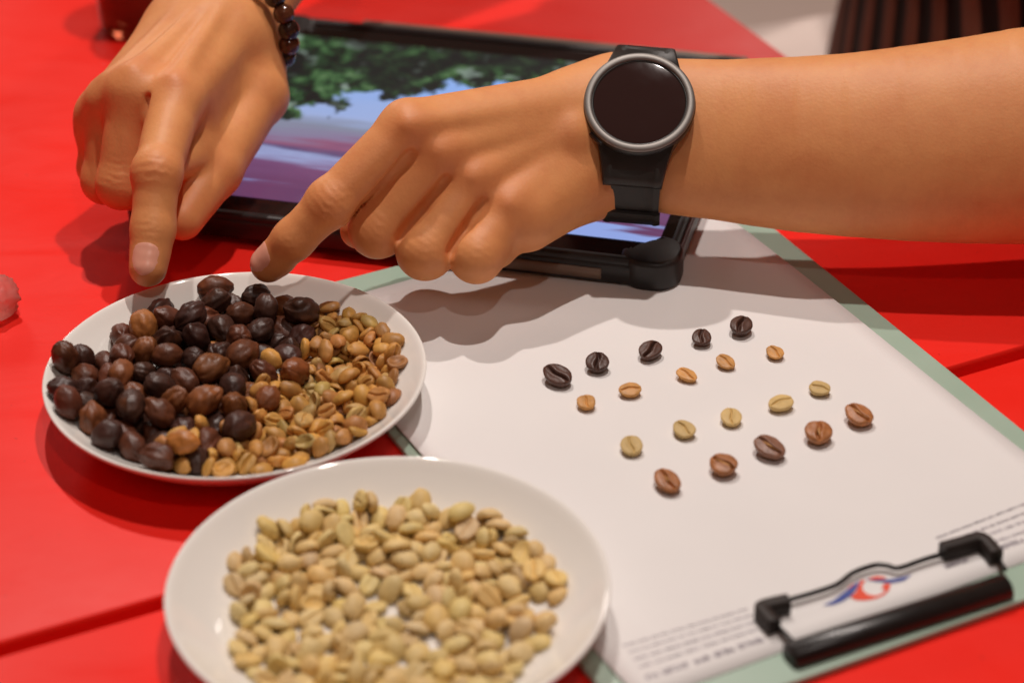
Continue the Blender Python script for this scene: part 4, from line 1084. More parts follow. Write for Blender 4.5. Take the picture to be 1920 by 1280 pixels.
KIND = {
 'cherry': (CH, 'coffee_cherry', 'cherry', [
   (.54, (0.055, 0.020, 0.013), 'blackish brown dried coffee cherry heaped on the plate under the pointing fingers', 'blackish dried cherries on the heaped plate'),
   (.83, (0.110, 0.032, 0.014), 'dark reddish brown dried coffee cherry heaped on the plate under the pointing fingers', 'reddish brown dried cherries on the heaped plate'),
   (.955, (0.20, 0.064, 0.019), 'chestnut brown dried coffee cherry heaped on the plate under the pointing fingers', 'chestnut dried cherries on the heaped plate'),
   (1.0, (0.42, 0.150, 0.034), 'bright orange brown dried coffee cherry among the blackish ones on the heaped plate', 'orange cherries on the heaped plate')]),
 'honey': (HO, 'honey_coffee_bean', 'bean', [
   (.50, (0.56, 0.285, 0.066), 'golden honey coloured coffee bean lying beside the dark cherries on the same plate', 'golden beans beside the dark cherries'),
   (.78, (0.46, 0.212, 0.058), 'caramel brown coffee bean lying beside the dark cherries on the same plate', 'caramel beans beside the dark cherries'),
   (.92, (0.50, 0.330, 0.105), 'dull olive tan coffee bean lying beside the dark cherries on the same plate', 'olive tan beans beside the dark cherries'),
   (1.0, (0.31, 0.135, 0.050), 'brown coffee bean lying beside the dark cherries on the same plate', 'brown beans beside the dark cherries')]),
 'pale': (PA, 'pale_coffee_bean', 'bean', [
   (.62, (0.73, 0.55, 0.24), 'pale beige coffee bean spread on the plate that holds only pale beans', 'pale beige beans on the pale bean plate'),
   (.88, (0.75, 0.535, 0.205), 'pale yellowish coffee bean spread on the plate that holds only pale beans', 'yellowish beans on the pale bean plate'),
   (1.0, (0.67, 0.51, 0.25), 'greyish tan coffee bean spread on the plate that holds only pale beans', 'greyish tan beans on the pale bean plate')]),
}
rb = random.Random(11)
for row in BEANS:
    k, x, y, z, qw, qx, qy, qz, s = row
    if k == 'pale' and math.hypot(x + 45.2, y + 199.5) > 63.5: continue
    meshes, nm, cat, pal = KIND[k]
    o = bpy.data.objects.new(nm, rb.choice(meshes)); COL.objects.link(o)
    o.location = (x / 1000 - .0002, y / 1000 + .0035, z / 1000 - .0030)
    o.rotation_mode = 'QUATERNION'; o.rotation_quaternion = (qw, qx, qy, qz)
    o.scale = (s * rb.uniform(.97, 1.07), s * rb.uniform(.94, 1.03), s * rb.uniform(.95, 1.03))
    u = rb.random()
    for lim, col, lab, grp in pal:
        if u <= lim:
            j = rb.uniform(.93, 1.07) if k == 'pale' else rb.uniform(.82, 1.2); o.color = (col[0] * j, col[1] * j * rb.uniform(.93, 1.06), col[2] * j * rb.uniform(.9, 1.1), 1)
            tag(o, lab, cat, grp); break

# the four rows of five beans laid out on the sheet: (pixel x, y, angle of the long axis in the picture, length mm, width mm)
ROWS = [
 ('blackish dark roasted', 'darkest', (0.080, 0.036, 0.025), .30, [(1045, 697, -38, 13.6, 10.2), (1120, 673, 85, 10.8, 9.8), (1219, 651, 48, 11.6, 9.2), (1316, 627, 84, 9.6, 8.2), (1390, 604, 64, 11.4, 9.8)]),
 ('small orange tan', 'orange tan', (0.62, 0.305, 0.085), .50, [(1099, 749, -68, 8.6, 7.6), (1181, 726, 5, 9.2, 7.8), (1288, 698, -38, 9.6, 6.8), (1361, 674, -40, 8.8, 7.2), (1453, 656, -55, 8.6, 7.0)]),
 ('pale olive beige', 'pale', (0.66, 0.465, 0.185), .52, [(1184, 830, -78, 10.4, 8.8), (1282, 799, -48, 10.4, 8.4), (1371, 777, -85, 10.0, 8.4), (1464, 750, 20, 11.0, 8.8), (1537, 723, -25, 9.2, 8.0)]),
 ('chestnut brown roasted', 'chestnut brown', (0.37, 0.142, 0.046), .42, [(1251, 895, -52, 13.0, 9.2), (1356, 864, -35, 11.4, 10.4), (1443, 832, -38, 14.0, 10.4), (1535, 804, 88, 11.6, 11.0), (1611, 771, -42, 12.6, 10.2)])]
ORD = ['first', 'second', 'third', 'fourth', 'fifth']
for r, (desc, rname, col, rgh, items) in enumerate(ROWS):
    for i, (px, py, ang, L, W) in enumerate(items):
        h = W * (0.42 if r in (0, 3) else 0.36)
        bm_ = bean_mesh(700 + r * 10 + i, (L / 2000, W / 2000, h / 1000), (.22, .22, .20, .24)[r], (.55, .30, .30, .50)[r] * (1.0 + .2 * ((i * 7) % 3 - 1)), (.12, .09, .08, .11)[r], .16, (.06, .09, .07, .06)[r], 34, 56, .78)
        o = obj('coffee_bean', bm_, M['roast'] if r in (0, 3) else M['honey'] if r == 1 else M['pale'])
        zb = ZP + min(v.co.z for v in o.data.vertices) * -1
        p = at(px, py + 3, zb + h / 1000 * .1); o.location = (p.x, p.y, zb + .0001)
        # picture angle -> ground angle (the ground is foreshortened by sin(pitch))
        a = math.radians(ang); ga = math.atan2(math.sin(a) / math.sin(PITCH) * 0.75, math.cos(a)); o.rotation_euler = (Matrix.Rotation(rb.uniform(.10, .24), 3, 'X') @ Matrix.Rotation(rb.uniform(-.10, .10), 3, 'Y') @ Matrix.Rotation(ga, 3, 'Z')).to_euler()
        j = rb.uniform(.85, 1.15); o.color = (col[0] * j, col[1] * j, col[2] * j, 1)
        if r == 3 and i == 2: o.color = (0.24, 0.11, 0.065, 1)
        tag(o, '%s bean on the sheet, %s of its row counted from the plates' % (desc, ORD[i]), 'bean', 'rows of beans on the sheet')
        if r == 3:      # golden silver-skin left in the crease
            cr = bean_mesh(900 + i, (L / 2000 * .70, W / 2000 * .085, .0007), .5, 0, .1, 0, .10, 10, 12, 0.0)
            c = obj('silver_skin', cr, M['honey'], o); c.color = (0.50, 0.24, 0.06, 1); c.location = (0, 0, h / 1000 * .10); c.rotation_euler = (0, 0, .12)

# ------------------------------------------------------------------ the person: modelled as distance fields, meshed with surface nets
def A3(v): return np.array((v.x, v.y, v.z)) if isinstance(v, Vector) else np.array(v, float)
class Field:
    def __init__(s, lo, hi, h):
        s.h = h; s.lo = np.array(lo, np.float32); n = np.ceil((np.array(hi) - np.array(lo)) / h).astype(int) + 1
        s.n = n; g = [s.lo[i] + h * np.arange(n[i], dtype=np.float32) for i in range(3)]
        s.X = g[0][:, None, None]; s.Y = g[1][None, :, None]; s.Z = g[2][None, None, :]
def capsule(F, a, b, ra, rb):
    a, b = A3(a).astype(np.float32), A3(b).astype(np.float32); d = b - a; L = float(d @ d) + 1e-12
    t = ((F.X - a[0]) * d[0] + (F.Y - a[1]) * d[1] + (F.Z - a[2]) * d[2]) / L; t = np.clip(t, 0, 1)
    return np.sqrt((F.X - a[0] - t * d[0]) ** 2 + (F.Y - a[1] - t * d[1]) ** 2 + (F.Z - a[2] - t * d[2]) ** 2) - (ra + t * (rb - ra))
def ellipsoid(F, c, ax, rot):
    """rot: three unit vectors"""
    c = A3(c); q = 0; 
    for v, r in zip(rot, ax):
        v = A3(v); q = q + (((F.X - c[0]) * v[0] + (F.Y - c[1]) * v[1] + (F.Z - c[2]) * v[2]) / r) ** 2
    k = np.sqrt(q); return (k - 1) * min(ax)
def etube(F, pts, wide, W, T):
    """limb with elliptical section: points, wide-axis direction, half widths, half thicknesses"""
    out = None
    for i in range(len(pts) - 1):
        a, b = A3(pts[i]), A3(pts[i + 1]); d = b - a; L = np.linalg.norm(d); d = d / L
        w = A3(wide[i] if isinstance(wide, list) else wide); w = w - d * (w @ d); w /= np.linalg.norm(w); n = np.cross(d, w)
        px, py, pz = F.X - a[0], F.Y - a[1], F.Z - a[2]
        s = px * d[0] + py * d[1] + pz * d[2]; t = np.clip(s / L, 0, 1); t = t.astype(np.float32); ex = s - t * L
        u = px * w[0] + py * w[1] + pz * w[2]; v = px * n[0] + py * n[1] + pz * n[2]
        ra = W[i] + t * (W[i + 1] - W[i]); rb_ = T[i] + t * (T[i + 1] - T[i]); m = np.minimum(ra, rb_)
        k = (np.sqrt((u / ra) ** 2 + (v / rb_) ** 2 + (ex / m) ** 2) - 1) * m
        out = k if out is None else np.minimum(out, k)
    return out.astype(np.float32)
def smin(a, b, k):
    h = np.clip(0.5 + 0.5 * (b - a) / k, 0, 1); return b + (a - b) * h - k * h * (1 - h)
def chain(F, P, R, k=0.003):
    d = None
    for i in range(len(P) - 1):
        c = capsule(F, P[i], P[i + 1], R[i], R[i + 1]); d = c if d is None else smin(d, c, k)
    return d
def surface_nets(phi, lo, h):
    ins = phi < 0; nx, ny, nz_ = phi.shape
    cnt = np.zeros((nx - 1, ny - 1, nz_ - 1), np.int8)
    for dx in (0, 1):
        for dy in (0, 1):
            for dz in (0, 1): cnt += ins[dx:nx - 1 + dx, dy:ny - 1 + dy, dz:nz_ - 1 + dz]
    I, J, K = np.nonzero((cnt > 0) & (cnt < 8)); idx = -np.ones(cnt.shape, np.int32); idx[I, J, K] = np.arange(len(I))
    acc = np.zeros((len(I), 3)); num = np.zeros(len(I)); co = [(x, y, z) for x in (0, 1) for y in (0, 1) for z in (0, 1)]
    for a in co:
        for ax in range(3):
            if a[ax] == 0:
                b = list(a); b[ax] = 1
                p0 = phi[I + a[0], J + a[1], K + a[2]]; p1 = phi[I + b[0], J + b[1], K + b[2]]; m = (p0 < 0) != (p1 < 0)
                t = np.where(m, p0 / np.where(m, p0 - p1, 1), 0); pt = np.array(a, float)[None, :] + t[:, None] * (np.array(b) - np.array(a))[None, :]
                acc[m] += pt[m]; num[m] += 1
    V = (np.stack([I, J, K], 1) + acc / num[:, None]) * h + np.array(lo)[None, :]
    Q = []
    for ax in range(3):
        sl0 = [slice(None)] * 3; sl1 = [slice(None)] * 3; sl0[ax] = slice(0, -1); sl1[ax] = slice(1, None)
        s0, s1 = ins[tuple(sl0)], ins[tuple(sl1)]; E = np.nonzero(s0 != s1); E = list(E); b1, b2 = [(1, 2), (2, 0), (0, 1)][ax]
        ok = (E[b1] > 0) & (E[b2] > 0) & (E[b1] < phi.shape[b1] - 1) & (E[b2] < phi.shape[b2] - 1); E = [e[ok] for e in E]
        flip = ~s0[tuple(E)]
        def cell(o1, o2):
            c = [e.copy() for e in E]; c[b1] = c[b1] - o1; c[b2] = c[b2] - o2; return idx[tuple(c)]
        q = np.stack([cell(1, 1), cell(0, 1), cell(0, 0), cell(1, 0)], 1); q[flip] = q[flip][:, ::-1]; Q.append(q)
    return V, np.concatenate(Q)
def sample(F, phi, p):
    g = (np.asarray(p) - F.lo) / F.h; i = np.clip(np.floor(g).astype(int), 0, F.n - 2); f = g - i; r = 0
    for dx in (0, 1):
        for dy in (0, 1):
            for dz in (0, 1):
                r += phi[i[0] + dx, i[1] + dy, i[2] + dz] * (f[0] if dx else 1 - f[0]) * (f[1] if dy else 1 - f[1]) * (f[2] if dz else 1 - f[2])
    return r
def field_mesh(name, F, phi, mat, parent, flush=(), smooth_it=3):
    V, Q = surface_nets(phi, F.lo, F.h)
    m = bpy.data.meshes.new(name); m.vertices.add(len(V)); m.vertices.foreach_set('co', V.astype(np.float32).ravel())
    m.loops.add(Q.size); m.loops.foreach_set('vertex_index', Q.astype(np.int32).ravel())
    m.polygons.add(len(Q)); m.polygons.foreach_set('loop_start', np.arange(0, Q.size, 4, dtype=np.int32))
    m.update(calc_edges=True); m.validate()
    if len(flush):
        at_ = m.attributes.new('flush', 'FLOAT', 'POINT'); v = np.zeros(len(V))
        for c, r, a in flush: v += a * np.exp(-((V - A3(c)[None, :]) ** 2).sum(1) / (r * r))
        at_.data.foreach_set('value', np.clip(v, 0, 1).astype(np.float32))
    o = obj(name, m, mat, parent)
    if smooth_it:
        s = o.modifiers.new('relax', 'SMOOTH'); s.factor = 0.5; s.iterations = smooth_it
    return o
def wrinkle(F, phi, c, axis, rad, amp, lam):
    c, axis = A3(c), A3(axis) / np.linalg.norm(A3(axis)); i0 = np.maximum(np.floor((c - rad * 2 - F.lo) / F.h).astype(int), 0); i1 = np.minimum(np.ceil((c + rad * 2 - F.lo) / F.h).astype(int), F.n)
    sl = tuple(slice(a, b) for a, b in zip(i0, i1)); X, Y, Z = F.X[sl[0]], F.Y[:, sl[1]], F.Z[:, :, sl[2]]
    s = (X - c[0]) * axis[0] + (Y - c[1]) * axis[1] + (Z - c[2]) * axis[2]; r2 = (X - c[0]) ** 2 + (Y - c[1]) ** 2 + (Z - c[2]) ** 2
    s = s + 18.0 * np.maximum(r2 - s * s, 0) + 0.0005 * np.sin((X + 1.7 * Y - Z) * 900)
    phi[sl] += (amp * np.cos(s * 2 * math.pi / lam) * (0.75 + 0.25 * np.sin(s * 700 + (X - Y) * 400)) * np.exp(-r2 / (rad * rad))).astype(np.float32)
def groove(F, phi, fa, fb, dn, t0, t1, off, r, k):
    """crease between two neighbouring fingers, on the back of the hand"""
    p = [(fa[0].lerp(fa[1], t) + fb[0].lerp(fb[1], t)) / 2 + dn * o_ for t, o_ in ((t0, off + .003), ((t0 + t1) / 2, off), (t1, off - .001))]
    c = -chain(F, p, [r * .7, r, r], .001); return -smin(-phi, -c, k)
def nail(F, phi, tip, prev, dorsal, ln, wd, parent, back=0.002):
    """thin plate laid on the back of the fingertip"""
    tip, prev, dorsal = A3(tip), A3(prev), A3(dorsal); ax = tip - prev; ax /= np.linalg.norm(ax); dn = dorsal - ax * (dorsal @ ax); dn /= np.linalg.norm(dn); sd = np.cross(ax, dn)
    nu, nv = 10, 9; vs, fs = [], []
    for i in range(nu + 1):
        u = i / nu
        for k in range(nv):
            v = k / (nv - 1) * 2 - 1
            e = math.sqrt(max(0, 1 - (2 * u - 1) ** 4 * .85)); th = v * 1.05 * e
            along = (u - 1) * ln + back + 0.0012 * (1 - v * v) * (u ** 3) - 0.0012 * (1 - v * v) * ((1 - u) ** 3)
            dr = dn * math.cos(th) + sd * math.sin(th); p0 = tip + ax * along
            t0 = 0.016
            while t0 > 0 and sample(F, phi, p0 + dr * t0) > 0: t0 -= 0.0002
            inset = 0.00035 - 0.0005 * (abs(v) ** 4) - (0.0006 if i == 0 else 0)
            vs.append(p0 + dr * (t0 + inset))
    for i in range(nu):
        for k in range(nv - 1): fs.append((i * nv + k, i * nv + k + 1, (i + 1) * nv + k + 1, (i + 1) * nv + k))
    m = pydata(vs, fs); bm = bmesh.new(); bm.from_mesh(m); bmesh.ops.recalc_face_normals(bm, faces=bm.faces)
    f = bm.faces[len(bm.faces) // 2] if not bm.faces.ensure_lookup_table() else None
    if Vector(dn).dot(f.normal) < 0: bmesh.ops.reverse_faces(bm, faces=bm.faces)
    bm.to_mesh(m); bm.free(); o = obj('fingernail', m, M['nail'], parent)
    s = o.modifiers.new('t', 'SOLIDIFY'); s.thickness = 0.0004; s.offset = -1; ss = o.modifiers.new('s', 'SUBSURF'); ss.levels = 1; ss.render_levels = 1
    return o
def J(*p): return [at(*q) for q in p]
person = empty('person', (0.40, 0.48, -0.74))
tag(person, 'person in a brown striped shirt pointing both index fingers at the plate of dark cherries', 'person')
def adopt(o):
    o.parent = person; o.matrix_parent_inverse = Matrix.Translation(person.location).inverted(); return o

# ---- arm with the watch: hand, wrist and forearm
ND = Vector((0.02, -0.82, 0.57)).normalized()          # back-of-the-wrist direction
ARM = J((1150, 246, .064), (1200, 250, .063), (1350, 262, .062), (1600, 272, .063), (1920, 256, .066)); ARM.append(ARM[-1] + Vector((0.075, 0.008, 0.006)))
WIDE = (ARM[2] - ARM[0]).normalized().cross(ND) * -1
if WIDE.y < 0: WIDE = -WIDE
idx = J((766, 240, .085), (620, 380, .0610), (550, 449, .0455), (503, 494, .0330))
mid = J((826, 290, .073), (708, 430, .045)); mid += [mid[1] + Vector((.016, .022, -.008)), mid[1] + Vector((.032, .022, .000))]
rng = J((888, 338, .062), (797, 471, .0395)); rng += [rng[1] + Vector((.012, .021, -.006)), rng[1] + Vector((.026, .022, .003))]
pky = J((950, 388, .051), (893, 480, .0385)); pky += [pky[1] + Vector((.008, .016, -.004)), pky[1] + Vector((.018, .022, .003))]
thb = J((1070, 255, .070), (910, 310, .059), (775, 388, .045), (672, 432, .039))
F = Field((-0.122, -0.012, 0.004), (0.30, 0.150, 0.140), 0.00098)
def fine(pts, W, T, k=3):
    P = catmull(pts, k); t = np.arange(len(P)) / k; i = np.arange(len(pts)); return P, [float(x) for x in np.interp(t, i, W)], [float(x) for x in np.interp(t, i, T)]
AP, AW, AT = fine(ARM, [.0320, .0325, .0345, .0395, .0465, .047], [.0172, .0170, .0190, .0250, .0320, .034])
arm = etube(F, AP, WIDE, AW, AT)
wr = ARM[0]
palm = smin(arm, ellipsoid(F, wr + Vector((-.014, 0, 0)), (.024, .026, .0175), [(1, 0, 0), WIDE, ND]), .012)
for f, off, r0, r1 in ((idx, .017, .0125, .0115), (mid, .007, .014, .0118), (rng, -.004, .0135, .0112), (pky, -.014, .0125, .0105)):
    palm = smin(palm, capsule(F, wr + WIDE * off + Vector((.004, 0, 0)), f[0] - ND * .0015, r0, r1), .010)
palm = smin(palm, capsule(F, at(1085, 338, .048), at(985, 408, .045), .0160, .0145), .012)      # heel of the little-finger side
palm = smin(palm, capsule(F, (wr + WIDE * .012) - ND * .008, thb[1], .015, .013), .012)                               # ball of the thumb
palm = smin(palm, capsule(F, (idx[0] + mid[0]) / 2 - ND * .006, (rng[0] + pky[0]) / 2 - ND * .006, .010, .009), .010)
for f in (idx, mid, rng, pky):       # knuckles
    palm = smin(palm, ellipsoid(F, f[0] + ND * .0010, (.0085, .0080, .0075), [(1, 0, 0), (0, 1, 0), (0, 0, 1)]), .008)
for a_, b_ in ((idx, mid), (mid, rng), (rng, pky)):      # webs
    palm = smin(palm, capsule(F, a_[0].lerp(a_[1], .42) - ND * .007, b_[0].lerp(b_[1], .38) - ND * .007, .0068, .0068), .005)
for f, off in ((idx, .010), (mid, .004), (rng, -.003), (pky, -.010)):
    palm = smin(palm, capsule(F, wr + WIDE * off + ND * .0165 + Vector((-.02, 0, 0)), f[0] + ND * .0105, .0012, .0022), .007)
fing = None
for f, R in ((idx, [.0116, .0099, .0086, .0074]), (mid, [.0128, .0118, .0100, .0082]), (rng, [.0122, .0117, .0098, .0080]), (pky, [.0114, .0110, .0092, .0074]), (thb, [.013, .012, .0105, .0080])):
    d = chain(F, f, R, .004)
    if f is idx:
        d = smin(d, ellipsoid(F, f[1], (.0094, .0094, .0094), [(1, 0, 0), (0, 1, 0), (0, 0, 1)]), .004)
        d = smin(d, capsule(F, f[2] * .35 + f[3] * .65 - Vector((0, 0, .002)), f[3] - Vector((0, 0, .001)), .0072, .0062), .004)
    d = smin(palm, d, .0045); fing = d if fing is None else smin(fing, d, .0009)
phi = fing
for a_, b_ in ((idx, mid), (mid, rng), (rng, pky)): phi = groove(F, phi, a_, b_, ND, .20, .98, .0072, .0021, .0032)
for f, amp in ((idx, .00036), (mid, .00022), (rng, .00022), (pky, .00018)):
    ax = f[1] - f[0]; wrinkle(F, phi, f[1] + ND * .0105, ax, .0075, amp, .0030)
wrinkle(F, phi, idx[2] + ND * .0085, idx[3] - idx[2], .005, .00018, .0026)
FL = [(f[0] + ND * .012, .012, .55) for f in (idx, mid, rng, pky)] + [(idx[1] + ND * .010, .009, .6), (mid[1], .014, .35), (rng[1], .014, .35), (pky[1], .013, .35), (idx[3], .012, .45), (thb[3], .014, .6), (wr - WIDE * .028, .022, .35)]
arm_l = adopt(field_mesh('arm', F, phi, M['skin'], None, FL, 1)); arm_l['label'] = 'bare forearm and pointing hand wearing the black watch'
nail(F, phi, idx[3] + (idx[3] - idx[2]).normalized() * .0045, idx[2], Vector((-.45, -.50, .72)), .0125, .0, arm_l, -.0005)
L_WR, L_WIDE, L_ND = ARM[1].copy(), WIDE.copy(), ND.copy()

# ---- arm with the bead bracelet: hand and wrist
NR = Vector((0.05, -0.12, 0.99)).normalized()
WR = at(425, 22, .081); FO = (Vector((0.16, 0.60, 0.34)) - WR).normalized()
AR = [WR + Vector((-.006, -.020, 0)), WR, WR + Vector((.012, .040, .005)), WR + Vector((.045, .125, .045))]
WD = Vector((0.955, -0.28, -0.05)).normalized()
idx = J((330, 192, .078), (294, 325, .066), (287, 430, .047), (277, 502, .035))
mid = J((252, 174, .080), (228, 345, .044)); mid += [mid[1] + Vector((.004, .020, -.014)), mid[1] + Vector((.006, .034, -.006))]
rng = J((212, 192, .071), (197, 338, .038)); rng += [rng[1] + Vector((.006, .019, -.010)), rng[1] + Vector((.010, .032, -.002))]
pky = J((194, 216, .061), (185, 314, .036)); pky += [pky[1] + Vector((.007, .014, -.008)), pky[1] + Vector((.012, .024, -.001))]
thb = J((462, 80, .068), (484, 180, .057), (402, 320, .043), (342, 412, .034))
F = Field((-0.216, -0.010, 0.012), (-0.055, 0.320, 0.150), 0.00098)
arm = etube(F, AR, WD, [.0275, .0265, .0275, .034], [.019, .0195, .021, .028])
palm = arm
for f, off, r0, r1 in ((idx, .013, .0125, .0118), (mid, .004, .0135, .0118), (rng, -.006, .013, .0110), (pky, -.014, .012, .0100)):
    palm = smin(palm, capsule(F, AR[0] + WD * off, f[0] - NR * .001, r0, r1), .012)
palm = smin(palm, capsule(F, AR[0] + WD * .004 - NR * .010, (mid[0] + idx[0]) / 2 - NR * .014, .016, .012), .012)
palm = smin(palm, capsule(F, AR[0] - WD * .010 - NR * .008, pky[0] - NR * .010, .015, .012), .012)
palm = smin(palm, capsule(F, thb[0], thb[1], .0150, .0125), .014)
palm = smin(palm, capsule(F, thb[0] * .45 + thb[1] * .55, idx[0] * .75 + thb[1] * .25 - NR * .010, .008, .008), .012)      # web between thumb and index
palm = smin(palm, capsule(F, thb[1].lerp(thb[2], .5) - NR * .004, idx[0].lerp(idx[1], .6) - NR * .012, .008, .007), .010)
for f in (idx, mid, rng, pky):
    palm = smin(palm, ellipsoid(F, f[0] + NR * .003, (.0085, .0085, .0075), [(1, 0, 0), (0, 1, 0), (0, 0, 1)]), .008)
for f, off in ((idx, .008), (mid, .002), (rng, -.005)):
    palm = smin(palm, capsule(F, AR[0] + WD * off + NR * .0165, f[0] + NR * .0108, .0012, .0022), .007)
fing = None
for f, R in ((idx, [.0118, .0101, .0091, .0076]), (mid, [.0116, .0108, .0092, .0078]), (rng, [.0108, .0102, .0088, .0074]), (pky, [.0096, .0092, .0078, .0066]), (thb, [.0135, .0130, .0120, .0092])):
    d = chain(F, f, R, .004)
    if f is idx:
        d = smin(d, ellipsoid(F, f[1], (.0097, .0097, .0097), [(1, 0, 0), (0, 1, 0), (0, 0, 1)]), .004)
        d = smin(d, capsule(F, f[2] * .35 + f[3] * .65 + Vector((0, .002, -.001)), f[3] + Vector((0, .0015, -.001)), .0076, .0066), .004)
    d = smin(palm, d, .0050); fing = d if fing is None else smin(fing, d, .0009)
phi = fing
for a_, b_ in ((idx, mid), (mid, rng), (rng, pky)): phi = groove(F, phi, a_, b_, Vector((0, -.55, .83)), .14, .90, .0062, .0021, .0030)
DI = Vector((0, -.75, .66))
for f, amp in ((idx, .00032), (mid, .00022)):
    wrinkle(F, phi, f[1] + DI * .0105, f[1] - f[0], .008, amp, .0032)
wrinkle(F, phi, idx[2] + Vector((0, -.8, .6)) * .009, idx[3] - idx[2], .0055, .0002, .0028)
FL = [(f[0] + NR * .012, .012, .5) for f in (idx, mid, rng, pky)] + [(idx[1] + DI * .010, .010, .55), (mid[1], .014, .35), (rng[1], .012, .35), (idx[3], .012, .4), (thb[2], .013, .35), (thb[3], .016, .55)]
arm_r = adopt(field_mesh('arm', F, phi, M['skin'], None, FL, 1)); arm_r['label'] = 'pointing hand and wrist wearing the bead bracelet'
nail(F, phi, idx[3] + (idx[3] - idx[2]).normalized() * .0045, idx[2], Vector((-.12, -.82, .55)), .0130, .0, arm_r, -.0005)
nail(F, phi, thb[3] + (thb[3] - thb[2]).normalized() * .004, thb[2], Vector((.3, .3, -.9)), .012, .0, arm_r, -.0005)

# ---- striped shirt and pale trousers beyond the table edge
FD = Vector((-0.905, -0.425, 0)); SD = Vector((0.425, -0.905, 0)); ZZ = Vector((0, 0, 1))
TC = at(1500, 0, -.01) - FD * 0.150 - SD * 0.01
TH = TC.copy(); TC = TC + SD * .085 - FD * .02
F = Field((-0.10, -0.05, -0.36), (0.85, 0.95, 0.56), 0.008)
sh = ellipsoid(F, TC + ZZ * -.10, (.145, .21, .20), [FD, SD, (0, 0, 1)])
sh = smin(sh, ellipsoid(F, TC + ZZ * .20 + FD * .01, (.130, .20, .26), [FD, SD, (0, 0, 1)]), .06)
SHL = TC + FD * .13 + SD * .19 + ZZ * .36; SHR = TC + FD * .17 - SD * .17 + ZZ * .34
el_l = ARM[-1] + Vector((.005, .004, .004)); el_r = AR[-1] + (SHR - AR[-1]) * .30
sh = smin(sh, chain(F, [SHL, el_l + Vector((.03, .04, .09))], [.065, .056], .03), .05)
sh = smin(sh, chain(F, [SHR, SHR * .55 + AR[-1] * .45], [.062, .052], .03), .05)
def shirt_mat():
    m, nt, b = material('brown_striped_shirt', (0.05, 0.02, 0.01), 0.8, 0.2)
    tc = node(nt, 'ShaderNodeTexCoord'); dp = node(nt, 'ShaderNodeVectorMath', operation='DOT_PRODUCT'); nt.links.new(tc.outputs['Object'], dp.inputs[0]); dp.inputs[1].default_value = (SD * 0.97 + ZZ * .26)[:]
    n = noise_tex(nt, 9, 2); s = math_n(nt, 'ADD', math_n(nt, 'MULTIPLY', dp.outputs['Value'], 240), math_n(nt, 'MULTIPLY', n.outputs[0], 4.0))
    w = math_n(nt, 'SINE', s); r = ramp(nt, math_n(nt, 'ADD', math_n(nt, 'MULTIPLY', w, .5), .5), [(0.35, (0.016, 0.006, 0.004)), (0.62, (0.19, 0.062, 0.036))])
    nt.links.new(r.outputs[0], b.inputs['Base Color']); bump(nt, b, w, 0.5, 0.003); return m
shirt = adopt(field_mesh('shirt', F, sh, shirt_mat(), None, (), 4))
up_l = tube(catmull([ARM[-1] - Vector((.010, 0, 0)), ARM[-1] + Vector((.012, .012, .02)), el_l + Vector((.03, .04, .09))], 8), [.041] * 17, 24)
adopt(obj('upper_arm', up_l, M['skin'])); 
adopt(obj('upper_arm', tube([AR[-1] - (SHR - AR[-1]).normalized() * .01, SHR * .55 + AR[-1] * .45], [.029, .040], 24), M['skin']))
F = Field((-0.20, -0.05, -0.42), (0.80, 0.85, -0.045), 0.008)
tr = None
for s in (-1, 1):
    hip = TH + SD * (.08 * s) + ZZ * -.165 - FD * .02; knee = hip + FD * .36 + SD * (.03 * s) + ZZ * .03
    d = chain(F, [hip, knee], [.088, .066]); tr = d if tr is None else smin(tr, d, .02)
M['trousers'] = varied('pale_trousers', (0.72, 0.60, 0.54), (0.78, 0.66, 0.60), 14, 0.85, 0.2, 0.3, 160, 0.002)
adopt(field_mesh('trousers', F, tr, M['trousers'], None, (), 4))

# ------------------------------------------------------------------ watch
wx = (ARM[2] - ARM[0]).normalized(); NW = Vector((0.02, -0.59, 0.81)).normalized(); wz = (NW - wx * NW.dot(wx)).normalized(); wy = wz.cross(wx)
if wy.z < 0: wy = -wy; wx = wy.cross(wz)
aw = L_WIDE - wx * L_WIDE.dot(wx); aw.normalize(); an = L_ND - wx * L_ND.dot(wx); an.normalize()
def arm_k(p, a=.0325, b=.0178): d = p - L_WR; return math.hypot(d.dot(aw) / a, d.dot(an) / b)
zf = 0.05
while zf < 0.16 and arm_k(at(1199, 192, zf) - wz * .0098) < 1.03 or zf < 0.075: zf += .0005
wq = Matrix((wx, wy, wz)).transposed().to_4x4()
ctr = at(1199, 192, zf) - wz * .0098
watch = empty('wristwatch'); watch.matrix_world = Matrix.Translation(ctr) @ wq @ Matrix.Scale(1.06, 4)
tag(watch, 'round black wristwatch with grey bezel and dark blank face on the forearm', 'watch')
def mm(l): return [(a / 1000, b / 1000) for a, b in l]
RW = .0231
obj('watch_case', lathe(mm([(0.01, .2), (16, .2), (19, 1.0), (21.5, 2.6), (22.6, 4.4), (22.9, 6.6), (22.7, 8.4), (22.3, 8.9), (20.6, 8.9), (20.4, 8.4), (0.01, 8.4)]), 96), M['watch_black'], watch)
obj('bezel', lathe(mm([(19.4, 8.5), (19.3, 9.6), (19.6, 10.1), (20.2, 10.4), (21.6, 10.3), (22.4, 9.8), (22.6, 9.2), (22.4, 8.7)]), 96), M['bezel'], watch)
gl = obj('watch_face', lathe(mm([(19.5, 8.6), (19.1, 8.95), (18.4, 9.05), (10, 9.15), (0.01, 9.2)]), 96), M['watch_glass'], watch)
obj('face_rim', lathe(mm([(19.45, 8.8), (19.4, 9.45), (18.9, 9.35), (18.5, 8.95)]), 96), M['watch_black'], watch)
